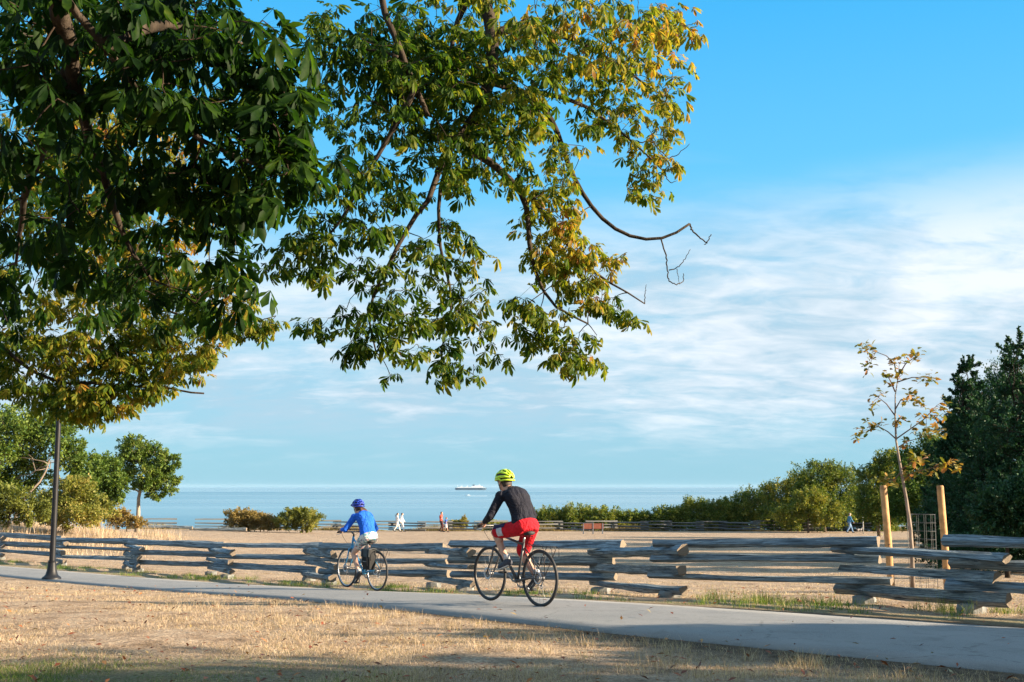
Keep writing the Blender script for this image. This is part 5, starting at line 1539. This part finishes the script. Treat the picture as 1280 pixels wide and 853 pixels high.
# ------------------------------------------------------------------ grass and fallen leaves
def blades(X, Y, H, Wd, lean, r, z0=None):
    n = len(X); z = gz(X, Y) if z0 is None else z0
    az = r.uniform(0, 2 * PI, n); la = r.uniform(0, 2 * PI, n)
    b = np.c_[X, Y, z - .01]; s = np.c_[np.cos(az), np.sin(az), np.zeros(n)] * (Wd / 2)[:, None]
    l = np.c_[np.cos(la), np.sin(la), np.zeros(n)] * (lean * H)[:, None]
    up = np.array([0, 0, 1.])
    m = b + up * (H * .6 * np.sqrt(np.clip(1 - lean ** 2 * .35, .1, 1)))[:, None] + l * .4; t = b + up * (H * np.sqrt(np.clip(1 - lean ** 2 * .5, .06, 1)))[:, None] + l
    V = np.stack([b - s, b + s, m - s * .7, m + s * .7, t], 1).reshape(-1, 3)
    i = (np.arange(n) * 5)[:, None]
    Fc = np.concatenate([i + [0, 1, 3], i + [0, 3, 2], i + [2, 3, 4]])
    return V, Fc
def grass_mat(name, stops, spread=.7):
    return leaf_mat(name, stops, transl=.3, rough=.7, spread=spread, patch=.35, pscale=.9, spec=.15)
STRAW = grass_mat('dry_grass', [(0, (.14, .095, .06)), (.35, (.38, .275, .18)), (.7, (.59, .46, .33)), (1, (.72, .59, .45))])
GREEN = grass_mat('green_grass', [(0, (.04, .085, .012)), (.4, (.10, .19, .025)), (.7, (.25, .28, .06)), (1, (.50, .39, .22))])

def build_grass():
    r = np.random.default_rng(31)
    def wedge(n, y0, y1, mg=1.15, pw=1.0):
        Y = y0 + (y1 - y0) * r.random(n) ** pw
        X = (r.random(n) * 2 - 1) * Y * 640 / F * mg
        return X, Y
    # mown dry turf on the near side
    X, Y = wedge(430000, 8.2, 27, 1.12, 1.75)
    keep = (Y < np.interp(X, near_l[:, 0], near_l[:, 1]) - .05)
    dn = np.interp(X, near_l[:, 0], near_l[:, 1]) - Y
    thin = np.clip(dn / np.interp(X, [-6, 0, 1.5, 4], [.12, .3, 1.3, 2.0]), 0.04, 1)
    cl = .5 + .5 * np.sin(X * 3.1 + 2 * np.sin(Y * 2.2)) * np.sin(Y * 2.7 + 1.5 * np.sin(X * 1.7))
    keep &= r.random(len(X)) < thin * (.45 + .55 * cl)
    X, Y = X[keep], Y[keep]; cl = cl[keep]
    g = np.clip(1.25 - np.hypot((X + 3.8) / 2.6, (Y - 9.2) / 1.25), 0, 1)
    isg = r.random(len(X)) < g * .8
    H = r.uniform(.018, .058, len(X)) * (.6 + .7 * cl); W_ = r.uniform(.0022, .0048, len(X)); le = r.uniform(.3, 1.7, len(X))
    for msk, mat, lab, nm in ((~isg, STRAW, 'short dry straw grass in front of the footpath', 'grass'), (isg, GREEN, 'shaded greener grass at the near corner', 'grass')):
        V, Fc = blades(X[msk], Y[msk], H[msk] * (1.2 if nm == 'grass' and mat is GREEN else 1), W_[msk], le[msk], r)
        tag(raw(nm, V, Fc, mat, None, {'tint': np.repeat(np.clip(.45 + .25 * cl[msk] - .1, 0, 1), 5)}), lab, 'grass', kind='stuff')
    # taller dead tufts scattered by the path edge
    n = 170; X, Y = wedge(n * 4, 8.8, 16, 1.1); d = np.interp(X, near_l[:, 0], near_l[:, 1]) - Y
    k = np.where((d > .5) & (d < 3.0))[0][:n]; bx = np.repeat(X[k], 26); by = np.repeat(Y[k], 26)
    bx = bx + r.normal(0, .05, len(bx)); by = by + r.normal(0, .05, len(by))
    V, Fc = blades(bx, by, r.uniform(.05, .15, len(bx)), r.uniform(.002, .004, len(bx)), r.uniform(.1, .8, len(bx)), r)
    tag(raw('grass', V, Fc, STRAW, None, {'tint': np.full(len(V), .5)}), 'longer dead grass tufts scattered near the path edge', 'grass', kind='stuff')
    # green and yellow tufts along the foot of the fence
    s = r.random(2600); fx = np.interp(s, np.linspace(0, 1, len(far_l)), far_l[:, 0]); fy = np.interp(s, np.linspace(0, 1, len(far_l)), far_l[:, 1])
    off = r.uniform(.25, 2.0, len(s)); tx = fx + off * .62; ty = fy + off * .78
    cl = np.sin(tx * 2.3) + np.sin(tx * 5.1 + 1) + np.sin(ty * 1.3); k = (tx > -22) & (tx < 8) & (r.random(len(s)) < .35 + .3 * cl)
    tx, ty = tx[k], ty[k]; h0 = r.uniform(.05, .19, len(tx)) * np.interp(tx, [-10, 0, 3], [.8, .9, 1.25])
    m = 30; bx = np.repeat(tx, m) + r.normal(0, .07, len(tx) * m); by = np.repeat(ty, m) + r.normal(0, .07, len(tx) * m); H = np.repeat(h0, m) * r.uniform(.5, 1.2, len(bx))
    tint = np.repeat(r.uniform(.05, .72, len(tx)), m)
    V, Fc = blades(bx, by, H, r.uniform(.003, .006, len(bx)), r.uniform(.1, .9, len(bx)), r)
    tag(raw('grass', V, Fc, GREEN, None, {'tint': np.repeat(tint, 5)}), 'green and yellow grass growing along the foot of the rail fence', 'grass', kind='stuff')
    # stubble of the field behind the fence
    X, Y = wedge(210000, 13, 75, 1.15, 1.5)
    k = Y > np.interp(X, far_l[:, 0], far_l[:, 1]) + 1.7; X, Y = X[k], Y[k]
    V, Fc = blades(X, Y, r.uniform(.015, .06, len(X)), r.uniform(.003, .007, len(X)) * (1 + Y / 60), r.uniform(.4, 2, len(X)), r)
    tag(raw('grass', V, Fc, STRAW, None, {'tint': np.full(len(V), .55)}), 'dry stubble grass covering the open field', 'grass', kind='stuff')
    # tall dead grass bank below the left trees
    X = r.uniform(-32, -13.5, 30000); Y = r.uniform(40, 66, 30000)
    lo = np.interp(X, [-32, -22, -16, -12], [52, 49.5, 44, 40]); k = (Y > lo) & (X < -12.5 - (Y - 40) * .17 - np.abs(r.normal(0, 2.0, len(X)))) & (r.random(len(X)) < .12 + .55 * (np.sin(X * 1.9) * np.sin(Y * .9) > -.2)); X, Y = X[k], Y[k]
    V, Fc = blades(X, Y, r.uniform(.2, .62, len(X)) * (.45 + .75 * (np.sin(X * 1.3) * np.cos(Y * .7) > -.1)), r.uniform(.008, .018, len(X)), r.uniform(.1, .6, len(X)), r)
    tag(raw('grass', V, Fc, STRAW, None, {'tint': np.repeat(r.uniform(.2, .8, len(X)), 5)}), 'tall dead grass on the bank below the left trees', 'grass', kind='stuff')
    # beach grass along the shore fence
    X = r.uniform(-36, 40, 26000); Y = 112.5 + r.random(26000) ** 1.5 * 4
    V, Fc = blades(X, Y, r.uniform(.2, .75, len(X)) * (.6 + .5 * np.sin(X * .7)), r.uniform(.02, .04, len(X)), r.uniform(.1, .6, len(X)), r)
    tag(raw('grass', V, Fc, grass_mat('dune_grass', [(0, (.10, .08, .03)), (.5, (.26, .20, .09)), (1, (.42, .33, .17))]), None, {'tint': np.full(len(V), .45)}), 'dune grass behind the shore fence', 'grass', kind='stuff')
    # fallen chestnut leaves
    n = 1500; X, Y = wedge(n, 8.6, 24, 1.1, 1.3)
    V, Fc, T = [], [], []
    for x, y in zip(X, Y):
        on_path = np.interp(x, near_l[:, 0], near_l[:, 1]) - .02 < y < np.interp(x, far_l[:, 0], far_l[:, 1])
        if on_path and r.random() < .82: continue
        z = float(gz(x, y)) + (.055 if on_path else .03); a = r.uniform(0, 6.28); L = r.uniform(.015, .045)
        d = np.array([math.cos(a), math.sin(a), r.normal(0, .25)]); s_ = np.array([-math.sin(a), math.cos(a), r.normal(0, .3)])
        p = np.array([x, y, z]); o = len(V)
        V += [p - d * L, p + s_ * L * .42 + (0, 0, .012), p + d * L + (0, 0, .01), p - s_ * L * .42 + (0, 0, .012)]; Fc.append((o, o + 1, o + 2, o + 3)); T += [r.random()] * 4
    tag(raw('fallen_leaves', V, Fc, leaf_mat('fallen_leaf', [(0, (.10, .03, .015)), (.45, (.30, .08, .03)), (.75, (.42, .20, .07)), (1, (.30, .24, .10))], transl=.1, spread=.4), None, {'tint': T}), 'scattered rust brown fallen leaves on the dry grass', 'leaves', kind='stuff')
build_grass()
